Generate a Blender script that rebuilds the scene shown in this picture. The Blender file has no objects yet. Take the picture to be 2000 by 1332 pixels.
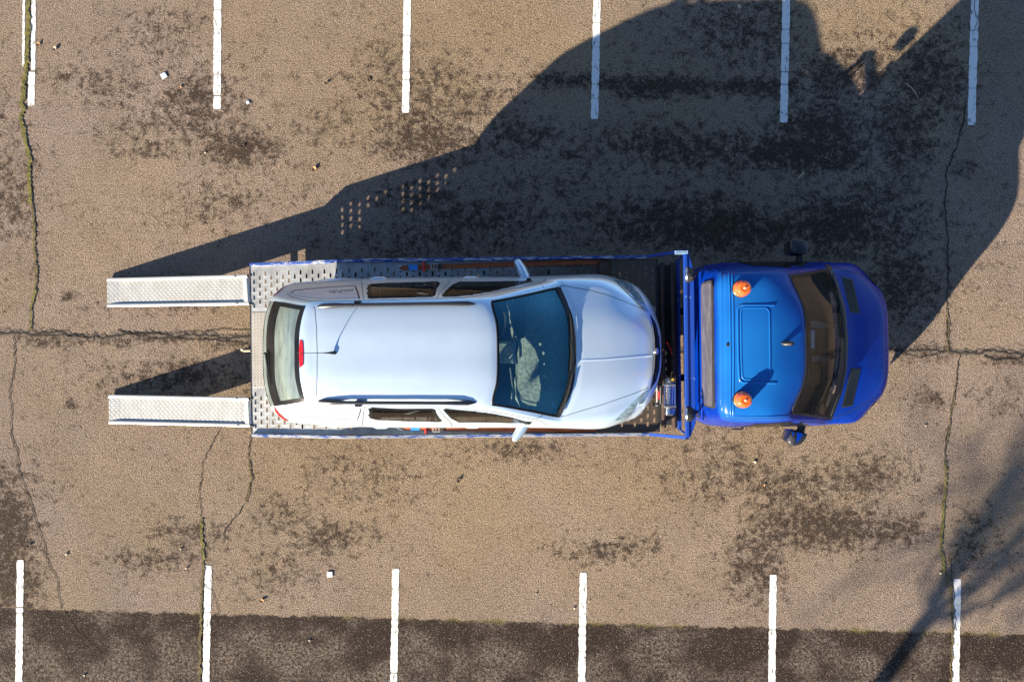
import bpy, math, random
import numpy as np
from mathutils import Vector, geometry
from mathutils.bvhtree import BVHTree
random.seed(7); rng = np.random.RandomState(5)
sc = bpy.context.scene
COL = sc.collection
# ------------------------------------------------------------------ camera, sky, sun
H = 10.57; S = 147.0                      # camera height (m), ground scale of the 2000 px photograph (px per m)
cd = bpy.data.cameras.new('camera'); cam = bpy.data.objects.new('camera', cd); COL.objects.link(cam)
cam.location = (0, 0, H); cam.rotation_euler = (0, 0, 0)
cd.sensor_width = 36; cd.lens = 36*H/(2000/S); cd.clip_end = 2000; cd.clip_start = .1
sc.camera = cam
SX, SY = 271/S, 271/S       # shadow metres per metre of height: +x, +y
AZ = math.atan2(-SX, -SY); ELEV = math.atan(1/math.hypot(SX, SY))
w = bpy.data.worlds.new('World'); sc.world = w; w.use_nodes = True
nt = w.node_tree; sky = nt.nodes.new('ShaderNodeTexSky'); sky.sky_type = 'NISHITA'; sky.sun_disc = False
sky.sun_elevation = ELEV; sky.sun_rotation = AZ; sky.altitude = 100; sky.air_density = 1.0; sky.dust_density = .5; sky.ozone_density = 4
nt.links.new(sky.outputs[0], nt.nodes['Background'].inputs[0]); nt.nodes['Background'].inputs[1].default_value = .060
sl = bpy.data.lights.new('sun', 'SUN'); sun = bpy.data.objects.new('sun', sl); COL.objects.link(sun)
sl.energy = 5.0; sl.angle = math.radians(.5); sl.color = (1, .88, .67)
d = Vector((SX, SY, -1)).normalized(); sun.rotation_euler = d.to_track_quat('-Z', 'Y').to_euler()
sun.location = (-8, -8, 9)
sc.view_settings.view_transform = 'Standard'; sc.view_settings.look = 'None'
sc.view_settings.exposure = 1.76; sc.view_settings.gamma = 1

def W(px, py, z=0):
    k = (H-z)/H
    return Vector(((px-1000)/S*k, -(py-666)/S*k, z))
THT = .0118
def TL(x, y, z):                          # truck frame: x forward from the rear deck edge, y to its left
    return Vector((-3.28+x*math.cos(THT)-y*math.sin(THT), -.112+x*math.sin(THT)+y*math.cos(THT), z))
def TLi(v):
    X = v[0]+3.28; Y = v[1]+.112
    return (X*math.cos(THT)+Y*math.sin(THT), -X*math.sin(THT)+Y*math.cos(THT), v[2])
def DZ(x): return .53+.25*min(max(x, 0), 1.2)+.020*max(0, x-1.2)             # deck height
def CL(x, y, z):                          # car frame: stands level on the flat of the deck
    zo = .575+.008*(x+.4)+z; zn = .815+.020*x+z; q = (H-zn)/(H-zo)
    return Vector(((-2.893+x-.0045*y)*q, (-.143+.0045*x+y)*q, zn))
TLdeck = TL
def TLcab(x, y, z):
    v = TLdeck(x, y, z); zn = z+.10*min(1, max(0, (z-.4)/.7)); q = (H-zn)/(H-z)
    return Vector((v.x*q, v.y*q, zn))

# ------------------------------------------------------------------ materials
def mat(name, col=(.5, .5, .5), rough=.5, metal=0, coat=0, spec=.5, noise=None, bump=None, vary=0):
    m = bpy.data.materials.new(name); m.use_nodes = True
    n = m.node_tree.nodes; L = m.node_tree.links; b = n['Principled BSDF']
    b.inputs['Base Color'].default_value = (*col, 1); b.inputs['Roughness'].default_value = rough
    b.inputs['Metallic'].default_value = metal; b.inputs['Coat Weight'].default_value = coat
    b.inputs['Coat Roughness'].default_value = .05
    b.inputs['Specular IOR Level'].default_value = spec
    tc = n.new('ShaderNodeTexCoord')
    if noise:                              # (second colour, scale, low, high)
        c2, s, lo, hi = noise[:4]
        t = n.new('ShaderNodeTexNoise'); t.inputs['Scale'].default_value = s; t.inputs['Detail'].default_value = 8
        t.inputs['Roughness'].default_value = .65
        if len(noise) > 4:
            mp = n.new('ShaderNodeMapping'); mp.inputs['Scale'].default_value = noise[4]
            L.new(tc.outputs['Object'], mp.inputs[0]); L.new(mp.outputs[0], t.inputs['Vector'])
        else: L.new(tc.outputs['Object'], t.inputs['Vector'])
        r = n.new('ShaderNodeMapRange'); r.inputs[1].default_value = lo; r.inputs[2].default_value = hi
        mx = n.new('ShaderNodeMix'); mx.data_type = 'RGBA'
        mx.inputs[6].default_value = (*col, 1); mx.inputs[7].default_value = (*c2, 1)
        L.new(t.outputs['Fac'], r.inputs[0]); L.new(r.outputs[0], mx.inputs[0]); L.new(mx.outputs[2], b.inputs['Base Color'])
    if vary:
        t = n.new('ShaderNodeTexNoise'); t.inputs['Scale'].default_value = 6; t.inputs['Detail'].default_value = 6
        r = n.new('ShaderNodeMapRange'); r.inputs[3].default_value = max(0, rough-vary); r.inputs[4].default_value = min(1, rough+vary)
        L.new(tc.outputs['Object'], t.inputs['Vector']); L.new(t.outputs['Fac'], r.inputs[0]); L.new(r.outputs[0], b.inputs['Roughness'])
    if bump:                               # (scale, strength, distance)
        t = n.new('ShaderNodeTexNoise'); t.inputs['Scale'].default_value = bump[0]; t.inputs['Detail'].default_value = 5
        bp = n.new('ShaderNodeBump'); bp.inputs['Strength'].default_value = bump[1]; bp.inputs['Distance'].default_value = bump[2]
        L.new(tc.outputs['Object'], t.inputs['Vector']); L.new(t.outputs['Fac'], bp.inputs['Height']); L.new(bp.outputs[0], b.inputs['Normal'])
    return m
def glass(name, tint, ior=1.55, rough=.02, refl=(1, 1, 1)):
    m = bpy.data.materials.new(name); m.use_nodes = True
    n = m.node_tree.nodes; L = m.node_tree.links; n.clear()
    o = n.new('ShaderNodeOutputMaterial'); o.name = 'Material Output'; t = n.new('ShaderNodeBsdfTransparent'); g = n.new('ShaderNodeBsdfGlossy')
    f = n.new('ShaderNodeFresnel'); mx = n.new('ShaderNodeMixShader')
    t.inputs[0].default_value = (*tint, 1); g.inputs['Roughness'].default_value = rough; g.inputs[0].default_value = (*refl, 1); f.inputs[0].default_value = ior
    L.new(f.outputs[0], mx.inputs[0]); L.new(t.outputs[0], mx.inputs[1]); L.new(g.outputs[0], mx.inputs[2]); L.new(mx.outputs[0], o.inputs[0])
    return m
def tread(name, col, metal, rough, pitch, ang, amp=.004):
    """aluminium tread plate: raised dashes alternating in two diagonal directions"""
    m = mat(name, col, rough, metal, vary=.12)
    n = m.node_tree.nodes; L = m.node_tree.links; b = n['Principled BSDF']
    tc = n.new('ShaderNodeTexCoord'); mp = n.new('ShaderNodeMapping'); mp.inputs['Rotation'].default_value = (0, 0, ang)
    mp.inputs['Scale'].default_value = (1/pitch,)*3
    L.new(tc.outputs['Object'], mp.inputs[0]); sx = n.new('ShaderNodeSeparateXYZ'); L.new(mp.outputs[0], sx.inputs[0])
    def mth(op, a, b2=None):
        q = n.new('ShaderNodeMath'); q.operation = op
        for i, v in enumerate((a, b2)):
            if v is None: continue
            if isinstance(v, (int, float)): q.inputs[i].default_value = v
            else: L.new(v, q.inputs[i])
        return q.outputs[0]
    fx = mth('SUBTRACT', mth('FRACT', sx.outputs[0]), .5); fy = mth('SUBTRACT', mth('FRACT', sx.outputs[1]), .5)
    par = mth('MODULO', mth('ADD', mth('FLOOR', sx.outputs[0]), mth('FLOOR', sx.outputs[1])), 2)
    par = mth('ABSOLUTE', par)
    def lens(a, c): return mth('SUBTRACT', 1, mth('ADD', mth('POWER', mth('MULTIPLY', a, 2.1), 2), mth('POWER', mth('MULTIPLY', c, 5.5), 2)))
    h1 = lens(fx, fy); h2 = lens(fy, fx)
    mx = n.new('ShaderNodeMix'); L.new(par, mx.inputs[0]); L.new(h1, mx.inputs[2]); L.new(h2, mx.inputs[3])
    hh = mth('MAXIMUM', mx.outputs[0], 0)
    no = n.new('ShaderNodeTexNoise'); no.inputs['Scale'].default_value = 5; no.inputs['Detail'].default_value = 8
    L.new(tc.outputs['Object'], no.inputs['Vector'])
    bp = n.new('ShaderNodeBump'); bp.inputs['Strength'].default_value = .8; bp.inputs['Distance'].default_value = amp
    L.new(hh, bp.inputs['Height']); L.new(bp.outputs[0], b.inputs['Normal'])
    r = n.new('ShaderNodeMapRange'); r.inputs[1].default_value = .35; r.inputs[2].default_value = .75
    mc = n.new('ShaderNodeMix'); mc.data_type = 'RGBA'; mc.inputs[6].default_value = (*col, 1)
    mc.inputs[7].default_value = (col[0]*.80, col[1]*.77, col[2]*.74, 1)
    L.new(no.outputs['Fac'], r.inputs[0]); L.new(r.outputs[0], mc.inputs[0]); L.new(mc.outputs[2], b.inputs['Base Color'])
    return m
M = {}
M['silver'] = mat('silver_paint', (.655, .785, .915), .30, .60, coat=.5, noise=((.63, .76, .895), 2.3, .4, .7), vary=.05)
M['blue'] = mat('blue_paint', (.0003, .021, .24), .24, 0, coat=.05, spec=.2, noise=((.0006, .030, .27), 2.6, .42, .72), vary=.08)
M['frameblue'] = mat('frame_blue_paint', (.006, .045, .30), .42, 0, coat=.2, noise=((.22, .32, .46), 9, .66, .70), vary=.1)
M['wornblue'] = mat('worn_blue_steel', (.014, .05, .24), .5, .2, noise=((.42, .42, .46), 22, .50, .58, (.35, 2, 1)), vary=.1)
M['wornsilver'] = mat('worn_silver_blue_rail', (.28, .29, .33), .45, .3, noise=((.02, .06, .26), 20, .50, .56, (.35, 2, 1)), vary=.1)
M['galv'] = mat('galvanised_steel', (.40, .41, .42), .42, .55, noise=((.22, .21, .20), 5, .35, .75), vary=.14, bump=(60, .12, .002))
M['tread'] = tread('tread_plate', (.30, .28, .262), .35, .45, .030, .785, .007)
M['rampalu'] = tread('ramp_tread_plate', (.40, .40, .395), .38, .38, .046, .785, .0035)
M['alu'] = mat('aluminium_rail', (.46, .455, .45), .38, .42, noise=((.36, .35, .34), 8, .5, .8), vary=.1)
M['chrome'] = mat('bright_metal', (.75, .75, .76), .2, 1, vary=.08)
M['steel'] = mat('brushed_steel', (.42, .42, .43), .36, .9, vary=.12)
M['rust'] = mat('rusty_brown_steel', (.045, .028, .022), .6, .3, noise=((.11, .05, .03), 9, .5, .75), vary=.1)
M['dark'] = mat('dark_chassis', (.012, .012, .014), .7, 0, noise=((.03, .024, .02), 6, .5, .7))
M['black'] = mat('black_plastic', (.012, .012, .014), .42, 0, noise=((.02, .02, .022), 20, .4, .6), vary=.08)
M['rail'] = mat('dark_roof_rail', (.028, .028, .034), .30, .25, vary=.1)
M['rubber'] = mat('tyre_rubber', (.015, .015, .016), .85, 0, noise=((.03, .027, .024), 15, .5, .7))
M['seam'] = mat('panel_gap', (.02, .025, .03), .7)
M['frit'] = mat('black_glass_border', (.006, .006, .008), .25, 0, coat=0, spec=.18, noise=((.012, .012, .014), 3, .4, .6))
M['sideglass'] = mat('tinted_side_glass', (.014, .009, .006), .05, 0, coat=.1, spec=.35, noise=((.024, .016, .011), 3, .4, .7, (1, 3, 3)))
M['windshield'] = glass('windshield_glass', (.58, .84, .90), 2.3, refl=(.25, .75, 1))
M['cabglass'] = glass('cab_glass', (.80, .83, .84), 1.36)
M['rearglass'] = glass('rear_glass', (.82, .96, .90), 1.9)
def diffuse_film(m, col, f0, f1):  # mixes a diffuse colour over a glass shader, uneven by stretched noise
    n = m.node_tree.nodes; L = m.node_tree.links; o = n['Material Output']; src = o.inputs[0].links[0].from_socket
    d_ = n.new('ShaderNodeBsdfDiffuse'); d_.inputs[0].default_value = (*col, 1); mx = n.new('ShaderNodeMixShader')
    tc = n.new('ShaderNodeTexCoord'); mp = n.new('ShaderNodeMapping'); mp.inputs['Scale'].default_value = (6, 1.2, 1)
    t = n.new('ShaderNodeTexNoise'); t.inputs['Scale'].default_value = 4; t.inputs['Detail'].default_value = 6
    r = n.new('ShaderNodeMapRange'); r.inputs[1].default_value = .35; r.inputs[2].default_value = .65; r.inputs[3].default_value = f0; r.inputs[4].default_value = f1
    L.new(tc.outputs['Object'], mp.inputs[0]); L.new(mp.outputs[0], t.inputs['Vector']); L.new(t.outputs['Fac'], r.inputs[0]); L.new(r.outputs[0], mx.inputs[0])
    L.new(src, mx.inputs[1]); L.new(d_.outputs[0], mx.inputs[2]); L.new(mx.outputs[0], o.inputs[0])
diffuse_film(M['rearglass'], (.43, .53, .52), .17, .30)
M['sidewin'] = glass('door_glass', (.40, .39, .36), 1.45)
diffuse_film(M['cabglass'], (.30, .29, .27), .0, .035)
M['dusty'] = mat('dusty_rear_window', (.085, .078, .072), .22, 0, coat=.3, noise=((.17, .155, .14), 5, .45, .8, (6, 1, 2)), vary=.1)
M['red'] = mat('red_lamp_lens', (.42, .008, .01), .12, 0, coat=1, noise=((.3, .004, .006), 30, .4, .6))
M['orange'] = mat('orange_lamp_lens', (.80, .13, .012), .22, 0, coat=.8, noise=((.7, .09, .01), 20, .4, .6))
bb = M['orange'].node_tree.nodes['Principled BSDF']; bb.inputs['Subsurface Weight'].default_value = .25
bb.inputs['Subsurface Radius'].default_value = (.05, .02, .005)
M['lens'] = mat('clear_lamp_lens', (.36, .50, .58), .08, .4, coat=1, noise=((.10, .22, .30), 12, .45, .6, (1, 4, 1)))
M['film'] = mat('pale_window_film', (.62, .65, .72), .30, .25, coat=.6, noise=((.58, .61, .68), 4, .4, .6))
M['ink'] = mat('faded_grey_lettering', (.13, .14, .17), .5, noise=((.20, .22, .26), 30, .4, .6))
M['webbing'] = mat('orange_brown_webbing', (.36, .085, .02), .75, 0, noise=((.24, .05, .014), 12, .4, .7), bump=(150, .4, .002))
M['tagblue'] = mat('blue_tag', (.02, .20, .62), .6, noise=((.03, .28, .7), 30, .4, .6))
M['tagred'] = mat('red_plastic', (.60, .02, .015), .4, noise=((.5, .012, .01), 20, .4, .6))
M['grey'] = mat('grey_dash_plastic', (.52, .56, .50), .6, 0, noise=((.25, .25, .225), 30, .4, .6), bump=(120, .2, .002))
M['seat'] = mat('dark_seat_fabric', (.035, .035, .04), .85, 0, noise=((.055, .055, .06), 40, .4, .6))
M['brown'] = mat('brown_grey_dash', (.032, .031, .031), .75, 0, noise=((.05, .046, .043), 5, .4, .7), bump=(90, .3, .003))
M['cover'] = mat('pale_load_cover', (.62, .68, .64), .6, 0, noise=((.33, .42, .38), 2.5, .4, .7, (1, 5, 1)))
M['paper'] = mat('white_paper', (.72, .74, .76), .7, 0, noise=((.62, .64, .68), 20, .4, .7))
M['litter'] = mat('bluish_white_litter', (.50, .56, .62), .6, 0, noise=((.40, .47, .55), 20, .4, .7))
M['leaf'] = mat('dry_orange_leaf', (.42, .20, .08), .7, 0, noise=((.5, .32, .16), 60, .4, .7))
M['leafpale'] = mat('dry_pale_leaf', (.52, .42, .30), .7, 0, noise=((.4, .3, .2), 60, .4, .7))
M['leafdark'] = mat('dark_brown_leaf', (.06, .035, .025), .7, 0, noise=((.1, .06, .04), 60, .4, .7))
M['bark'] = mat('grey_bark', (.10, .08, .065), .9, 0, noise=((.05, .04, .03), 12, .4, .7), bump=(20, .5, .02))
M['primer'] = mat('scuffed_white_primer', (.13, .21, .34), .5, 0, noise=((.25, .4, .55), 14, .45, .6))

def roof_tint():
    # blue paint mixed to a lighter azure towards the roof height, patchy by noise
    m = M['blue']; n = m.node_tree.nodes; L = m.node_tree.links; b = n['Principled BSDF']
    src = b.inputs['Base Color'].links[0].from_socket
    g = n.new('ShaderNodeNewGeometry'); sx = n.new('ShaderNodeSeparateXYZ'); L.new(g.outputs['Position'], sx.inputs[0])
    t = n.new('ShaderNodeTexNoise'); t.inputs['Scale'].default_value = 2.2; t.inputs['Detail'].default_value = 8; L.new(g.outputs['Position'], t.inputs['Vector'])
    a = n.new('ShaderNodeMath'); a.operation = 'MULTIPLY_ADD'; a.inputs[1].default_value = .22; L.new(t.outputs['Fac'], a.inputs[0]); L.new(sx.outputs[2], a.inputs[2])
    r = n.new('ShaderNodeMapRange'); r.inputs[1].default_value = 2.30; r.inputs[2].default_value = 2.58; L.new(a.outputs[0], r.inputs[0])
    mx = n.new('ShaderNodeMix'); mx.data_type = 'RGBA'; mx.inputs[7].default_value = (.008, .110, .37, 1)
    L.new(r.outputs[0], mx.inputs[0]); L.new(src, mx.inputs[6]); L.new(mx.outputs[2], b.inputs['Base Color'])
roof_tint()
def deck_dirt():
    m = M['galv']; n = m.node_tree.nodes; L = m.node_tree.links; b = n['Principled BSDF']
    src = b.inputs['Base Color'].links[0].from_socket
    tc = n.new('ShaderNodeTexCoord'); sx = n.new('ShaderNodeSeparateXYZ'); L.new(tc.outputs['Object'], sx.inputs[0])
    t = n.new('ShaderNodeTexNoise'); t.inputs['Scale'].default_value = 3; t.inputs['Detail'].default_value = 8; L.new(tc.outputs['Object'], t.inputs['Vector'])
    a = n.new('ShaderNodeMath'); a.operation = 'MULTIPLY_ADD'; a.inputs[1].default_value = 2.4; L.new(t.outputs['Fac'], a.inputs[0]); L.new(sx.outputs[0], a.inputs[2])
    r = n.new('ShaderNodeMapRange'); r.inputs[1].default_value = .7; r.inputs[2].default_value = 2.7; L.new(a.outputs[0], r.inputs[0])
    mx = n.new('ShaderNodeMix'); mx.data_type = 'RGBA'; mx.inputs[7].default_value = (.10, .075, .055, 1)
    L.new(r.outputs[0], mx.inputs[0]); L.new(src, mx.inputs[6]); L.new(mx.outputs[2], b.inputs['Base Color'])
deck_dirt()
# ------------------------------------------------------------------ mesh builder
class MB:
    def __init__(s): s.v = []; s.f = []
    def add(s, vs, fs):
        o = len(s.v); s.v += [Vector(p) for p in vs]; s.f += [tuple(i+o for i in f) for f in fs]; return s
    def box(s, x0, x1, y0, y1, z0, z1, T=None):
        T = T or (lambda *a: Vector(a))
        vs = [T(x, y, z) for z in (z0, z1) for x, y in ((x0, y0), (x1, y0), (x1, y1), (x0, y1))]
        return s.add(vs, [(3, 2, 1, 0), (4, 5, 6, 7), (0, 1, 5, 4), (1, 2, 6, 5), (2, 3, 7, 6), (3, 0, 4, 7)])
    def tube(s, path, r, n=12, cap=True, up=Vector((0, 0, 1))):
        """path of points; r: number, list of radii, or list of (across, upward) half sizes"""
        P = [Vector(p) for p in path]; rings = []
        for i, p in enumerate(P):
            t = (P[min(i+1, len(P)-1)]-P[max(i-1, 0)]).normalized()
            a = t.cross(up)
            if a.length < .05: a = t.cross(Vector((1, 0, 0)))
            a.normalize(); b = a.cross(t).normalized()
            rr = r[i] if isinstance(r, (list, tuple)) else r
            ra, rb = rr if isinstance(rr, (list, tuple)) else (rr, rr)
            rings.append([p+a*ra*math.cos(2*math.pi*k/n)+b*rb*math.sin(2*math.pi*k/n) for k in range(n)])
        vs = [q for R in rings for q in R]
        fs = [(i*n+k, i*n+(k+1) % n, (i+1)*n+(k+1) % n, (i+1)*n+k) for i in range(len(P)-1) for k in range(n)]
        if cap: fs += [tuple(range(n))[::-1], tuple(range((len(P)-1)*n, len(P)*n))]
        return s.add(vs, fs)
    def grid(s, G):
        nu, nv = len(G), len(G[0])
        return s.add([p for r in G for p in r], [(i*nv+j, i*nv+j+1, (i+1)*nv+j+1, (i+1)*nv+j) for i in range(nu-1) for j in range(nv-1)])
    def prism(s, poly, z0, z1):
        """poly of 3D-or-2D points; z0/z1 as numbers (absolute) when points are 2D"""
        n = len(poly)
        vs = [(p[0], p[1], z0) for p in poly]+[(p[0], p[1], z1) for p in poly]
        return s.add(vs, [tuple(range(n))[::-1], tuple(range(n, 2*n))]+[(i, (i+1) % n, n+(i+1) % n, n+i) for i in range(n)])
    def lathe(s, prof, c, n=24, ax=Vector((0, 0, 1)), cap=True):
        """prof: list of (radius, distance along axis)"""
        c = Vector(c); ax = Vector(ax).normalized(); a = ax.orthogonal().normalized(); b = ax.cross(a)
        vs = [c+ax*h+(a*math.cos(2*math.pi*k/n)+b*math.sin(2*math.pi*k/n))*r for r, h in prof for k in range(n)]
        m = len(prof)
        fs = [(i*n+k, i*n+(k+1) % n, (i+1)*n+(k+1) % n, (i+1)*n+k) for i in range(m-1) for k in range(n)]
        return s.add(vs, fs+([tuple(range(n))[::-1], tuple(range((m-1)*n, m*n))] if cap else []))

def wloc(o):
    v = Vector((0, 0, 0))
    while o: v += o.location; o = o.parent
    return v
def part(name, mb, m, parent=None, smooth=True, bevel=0, origin=None, label=None, angle=35):
    org = wloc(parent) if parent else Vector(origin or (0, 0, 0))
    c = sum(mb.v, Vector((0, 0, 0)))/max(1, len(mb.v))
    if parent: off = c-org
    else: off = Vector((0, 0, 0)) if origin is None else org; c = off
    me = bpy.data.meshes.new(name); me.from_pydata([v-c for v in mb.v], [], mb.f)
    me.validate(); me.update()
    o = bpy.data.objects.new(name, me); COL.objects.link(o); o.location = off; o.parent = parent
    me.materials.append(M[m] if isinstance(m, str) else m)
    if smooth:
        me.polygons.foreach_set('use_smooth', [True]*len(me.polygons))
        if angle < 180:
            try: me.set_sharp_from_angle(angle=math.radians(angle))
            except Exception: pass
    if bevel:
        b = o.modifiers.new('bevel', 'BEVEL'); b.width = bevel; b.segments = 2; b.limit_method = 'ANGLE'; b.angle_limit = math.radians(40)
    if label: o['label'] = label
    return o
def root(name, loc, label, cat, group=None):
    o = bpy.data.objects.new(name, None); COL.objects.link(o); o.location = loc; o.empty_display_size = .2
    o['label'] = label; o['category'] = cat
    if group: o['group'] = group
    return o
def tag(o, label=None, cat=None, group=None, kind=None):
    if label: o['label'] = label
    if cat: o['category'] = cat
    if group: o['group'] = group
    if kind: o['kind'] = kind
    return o

# ------------------------------------------------------------------ smooth loft surface
def cr_seg(p, n):
    """centripetal Catmull-Rom through rows p (K x 3), n samples per segment"""
    p = np.asarray(p, float); K = len(p)
    q = np.vstack([2*p[0]-p[1], p, 2*p[-1]-p[-2]]); out = []
    for i in range(K-1):
        a, b, c, d_ = q[i], q[i+1], q[i+2], q[i+3]
        t0 = 0; t1 = t0+max(1e-4, np.linalg.norm(b-a)**.5); t2 = t1+max(1e-4, np.linalg.norm(c-b)**.5); t3 = t2+max(1e-4, np.linalg.norm(d_-c)**.5)
        for k in range(n):
            t = t1+(t2-t1)*k/n
            A1 = (t1-t)/(t1-t0)*a+(t-t0)/(t1-t0)*b; A2 = (t2-t)/(t2-t1)*b+(t-t1)/(t2-t1)*c; A3 = (t3-t)/(t3-t2)*c+(t-t2)/(t3-t2)*d_
            B1 = (t2-t)/(t2-t0)*A1+(t-t0)/(t2-t0)*A2; B2 = (t3-t)/(t3-t1)*A2+(t-t1)/(t3-t1)*A3
            out.append((t2-t)/(t2-t1)*B1+(t-t1)/(t2-t1)*B2)
    out.append(p[-1]); return np.array(out)
def in_poly(x, y, P):
    c = False
    for i in range(len(P)):
        (ax, ay), (bx, by) = P[i], P[i-1]
        if (ay > y) != (by > y) and x < (bx-ax)*(y-ay)/(by-ay)+ax: c = not c
    return c
class Surf:
    def __init__(s, rows, T, nu=8, nv=6):
        R = np.array(rows, float)                 # rows x cols x 3, half body
        s.nc = R.shape[1]; s.nr = R.shape[0]; s.nu, s.nv = nu, nv
        D = np.stack([cr_seg(R[:, j], nu) for j in range(s.nc)], 1)
        G = []
        for r in D:
            left = r[::-1].copy(); right = r[1:].copy(); right[:, 1] *= -1
            G.append(cr_seg(np.vstack([left, right]), nv))
        s.G = [[T(*p) for p in r] for r in G]     # v index 0 = left sill, middle = centre line
        n = len(s.G[0]); vs = [p for r in s.G for p in r]
        fs = [(i*n+j, i*n+j+1, (i+1)*n+j+1, (i+1)*n+j) for i in range(len(s.G)-1) for j in range(n-1)]
        s.bvh = BVHTree.FromPolygons(vs, fs)
    def mesh(s, skip=(), holes=(), arches=()):
        """skip: list of (row0,row1,col0,col1) in control units (col = distance from the centre line), left out"""
        mb = MB(); n = len(s.G[0]); mid = (s.nc-1)
        fs = []
        for i in range(len(s.G)-1):
            for j in range(n-1):
                u = (i+.5)/s.nu; v = abs((j+.5)/s.nv-mid)
                if any(a <= u <= b and c <= v <= d_ for a, b, c, d_ in skip): continue
                if arches:
                    q = (s.G[i][j]+s.G[i+1][j+1])/2
                    if any((q-c).length < r and v > s.nc-3.6 for c, r in arches): continue
                if holes:
                    q = (s.G[i][j]+s.G[i+1][j+1])/2; k = H/(H-q.z); X, Y = 1000+q.x*k*S, 666-q.y*k*S
                    if q.z > 1.45 and any(in_poly(X, Y, P) for P in holes): continue
                fs.append((i*n+j, i*n+j+1, (i+1)*n+j+1, (i+1)*n+j))
        return mb.add([p for r in s.G for p in r], fs)
    def hit(s, px, py):
        o = Vector((0, 0, H)); dd = (W(px, py, 0)-o).normalized()
        h = s.bvh.ray_cast(o, dd)
        if h[0] is None:
            q = s.bvh.find_nearest(W(px, py, 1.4)); return q[0], q[1] if q[1].z > 0 else -q[1]
        nn = h[1]
        if nn.dot(dd) > 0: nn = -nn
        return h[0], nn
    def patch(s, poly, off=.003, sp=6, thick=0):
        P = [Vector(p) for p in poly]; B = []
        for i in range(len(P)):
            a, b = P[i], P[(i+1) % len(P)]; k = max(1, int((b-a).length/sp))
            B += [a.lerp(b, t/k) for t in range(k)]
        xs = [p.x for p in B]; ys = [p.y for p in B]; pts = [p.copy() for p in B]; nb = len(B)
        def inside(x, y):
            c = False
            for i in range(nb):
                a, b = B[i], B[i-1]
                if (a.y > y) != (b.y > y) and x < (b.x-a.x)*(y-a.y)/(b.y-a.y)+a.x: c = not c
            return c
        x = min(xs)+sp/2
        while x < max(xs):
            y = min(ys)+sp/2
            while y < max(ys):
                if inside(x, y) and min((Vector((x, y))-b).length for b in B) > sp*.45: pts.append(Vector((x, y)))
                y += sp
            x += sp
        r = geometry.delaunay_2d_cdt(pts, [], [list(range(nb))], 1, 1e-4)
        vs = []
        for p in r[0]:
            h, nn = s.hit(p.x, p.y); vs.append(h+nn*off)
        fs = []
        for f in r[2]:
            f = list(f)
            nn = (vs[f[1]]-vs[f[0]]).cross(vs[f[2]]-vs[f[0]])
            fs.append(tuple(f if nn.z > 0 else f[::-1]))
        return MB().add(vs, fs)
    def ribbon(s, pts, w=.008, off=.0012, mb=None, sp=4, raised=0):
        mb = mb or MB(); P = [Vector(p) for p in pts]; Q = []
        for a, b in zip(P, P[1:]):
            k = max(1, int((b-a).length/sp)); Q += [a.lerp(b, t/k) for t in range(k)]
        Q.append(P[-1]); hs = [s.hit(q.x, q.y) for q in Q]; rows = []
        for i, (h, nn) in enumerate(hs):
            t = (hs[min(i+1, len(hs)-1)][0]-hs[max(i-1, 0)][0]).normalized(); c = nn.cross(t).normalized()
            if raised: rows.append([h-nn*.002+c*w/2, h+nn*raised+c*w/4, h+nn*raised-c*w/4, h-nn*.002-c*w/2])
            else: rows.append([h+nn*off+c*w/2, h+nn*off-c*w/2])
        return mb.grid(rows)

# ------------------------------------------------------------------ ground
def axis(lo, hi, step):
    inner = list(np.arange(lo, hi+1e-6, step)); g = step; a = inner[-1]; out = []
    while a < 400: g *= 1.35; a += g; out.append(a)
    left = []; g = step; a = inner[0]
    while a > -400: g *= 1.35; a -= g; left.append(a)
    return np.array(left[::-1]+inner+out)
xs = axis(-7.4, 7.4, .06); ys = axis(-5.2, 5.2, .06)
XX, YY = np.meshgrid(xs, ys, indexing='ij'); nx, ny = XX.shape
PX = 1000+XX*S; PY = 666-YY*S
ST = np.zeros_like(XX)
def blob(cx, cy, rx, ry, a=1.0, ang=0):
    global ST
    c, s_ = math.cos(math.radians(ang)), math.sin(math.radians(ang))
    dx = PX-cx; dy = PY-cy; u = (dx*c+dy*s_)/rx; v = (-dx*s_+dy*c)/ry
    ST = np.maximum(ST, a*np.exp(-(u*u+v*v)*.8))
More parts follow.
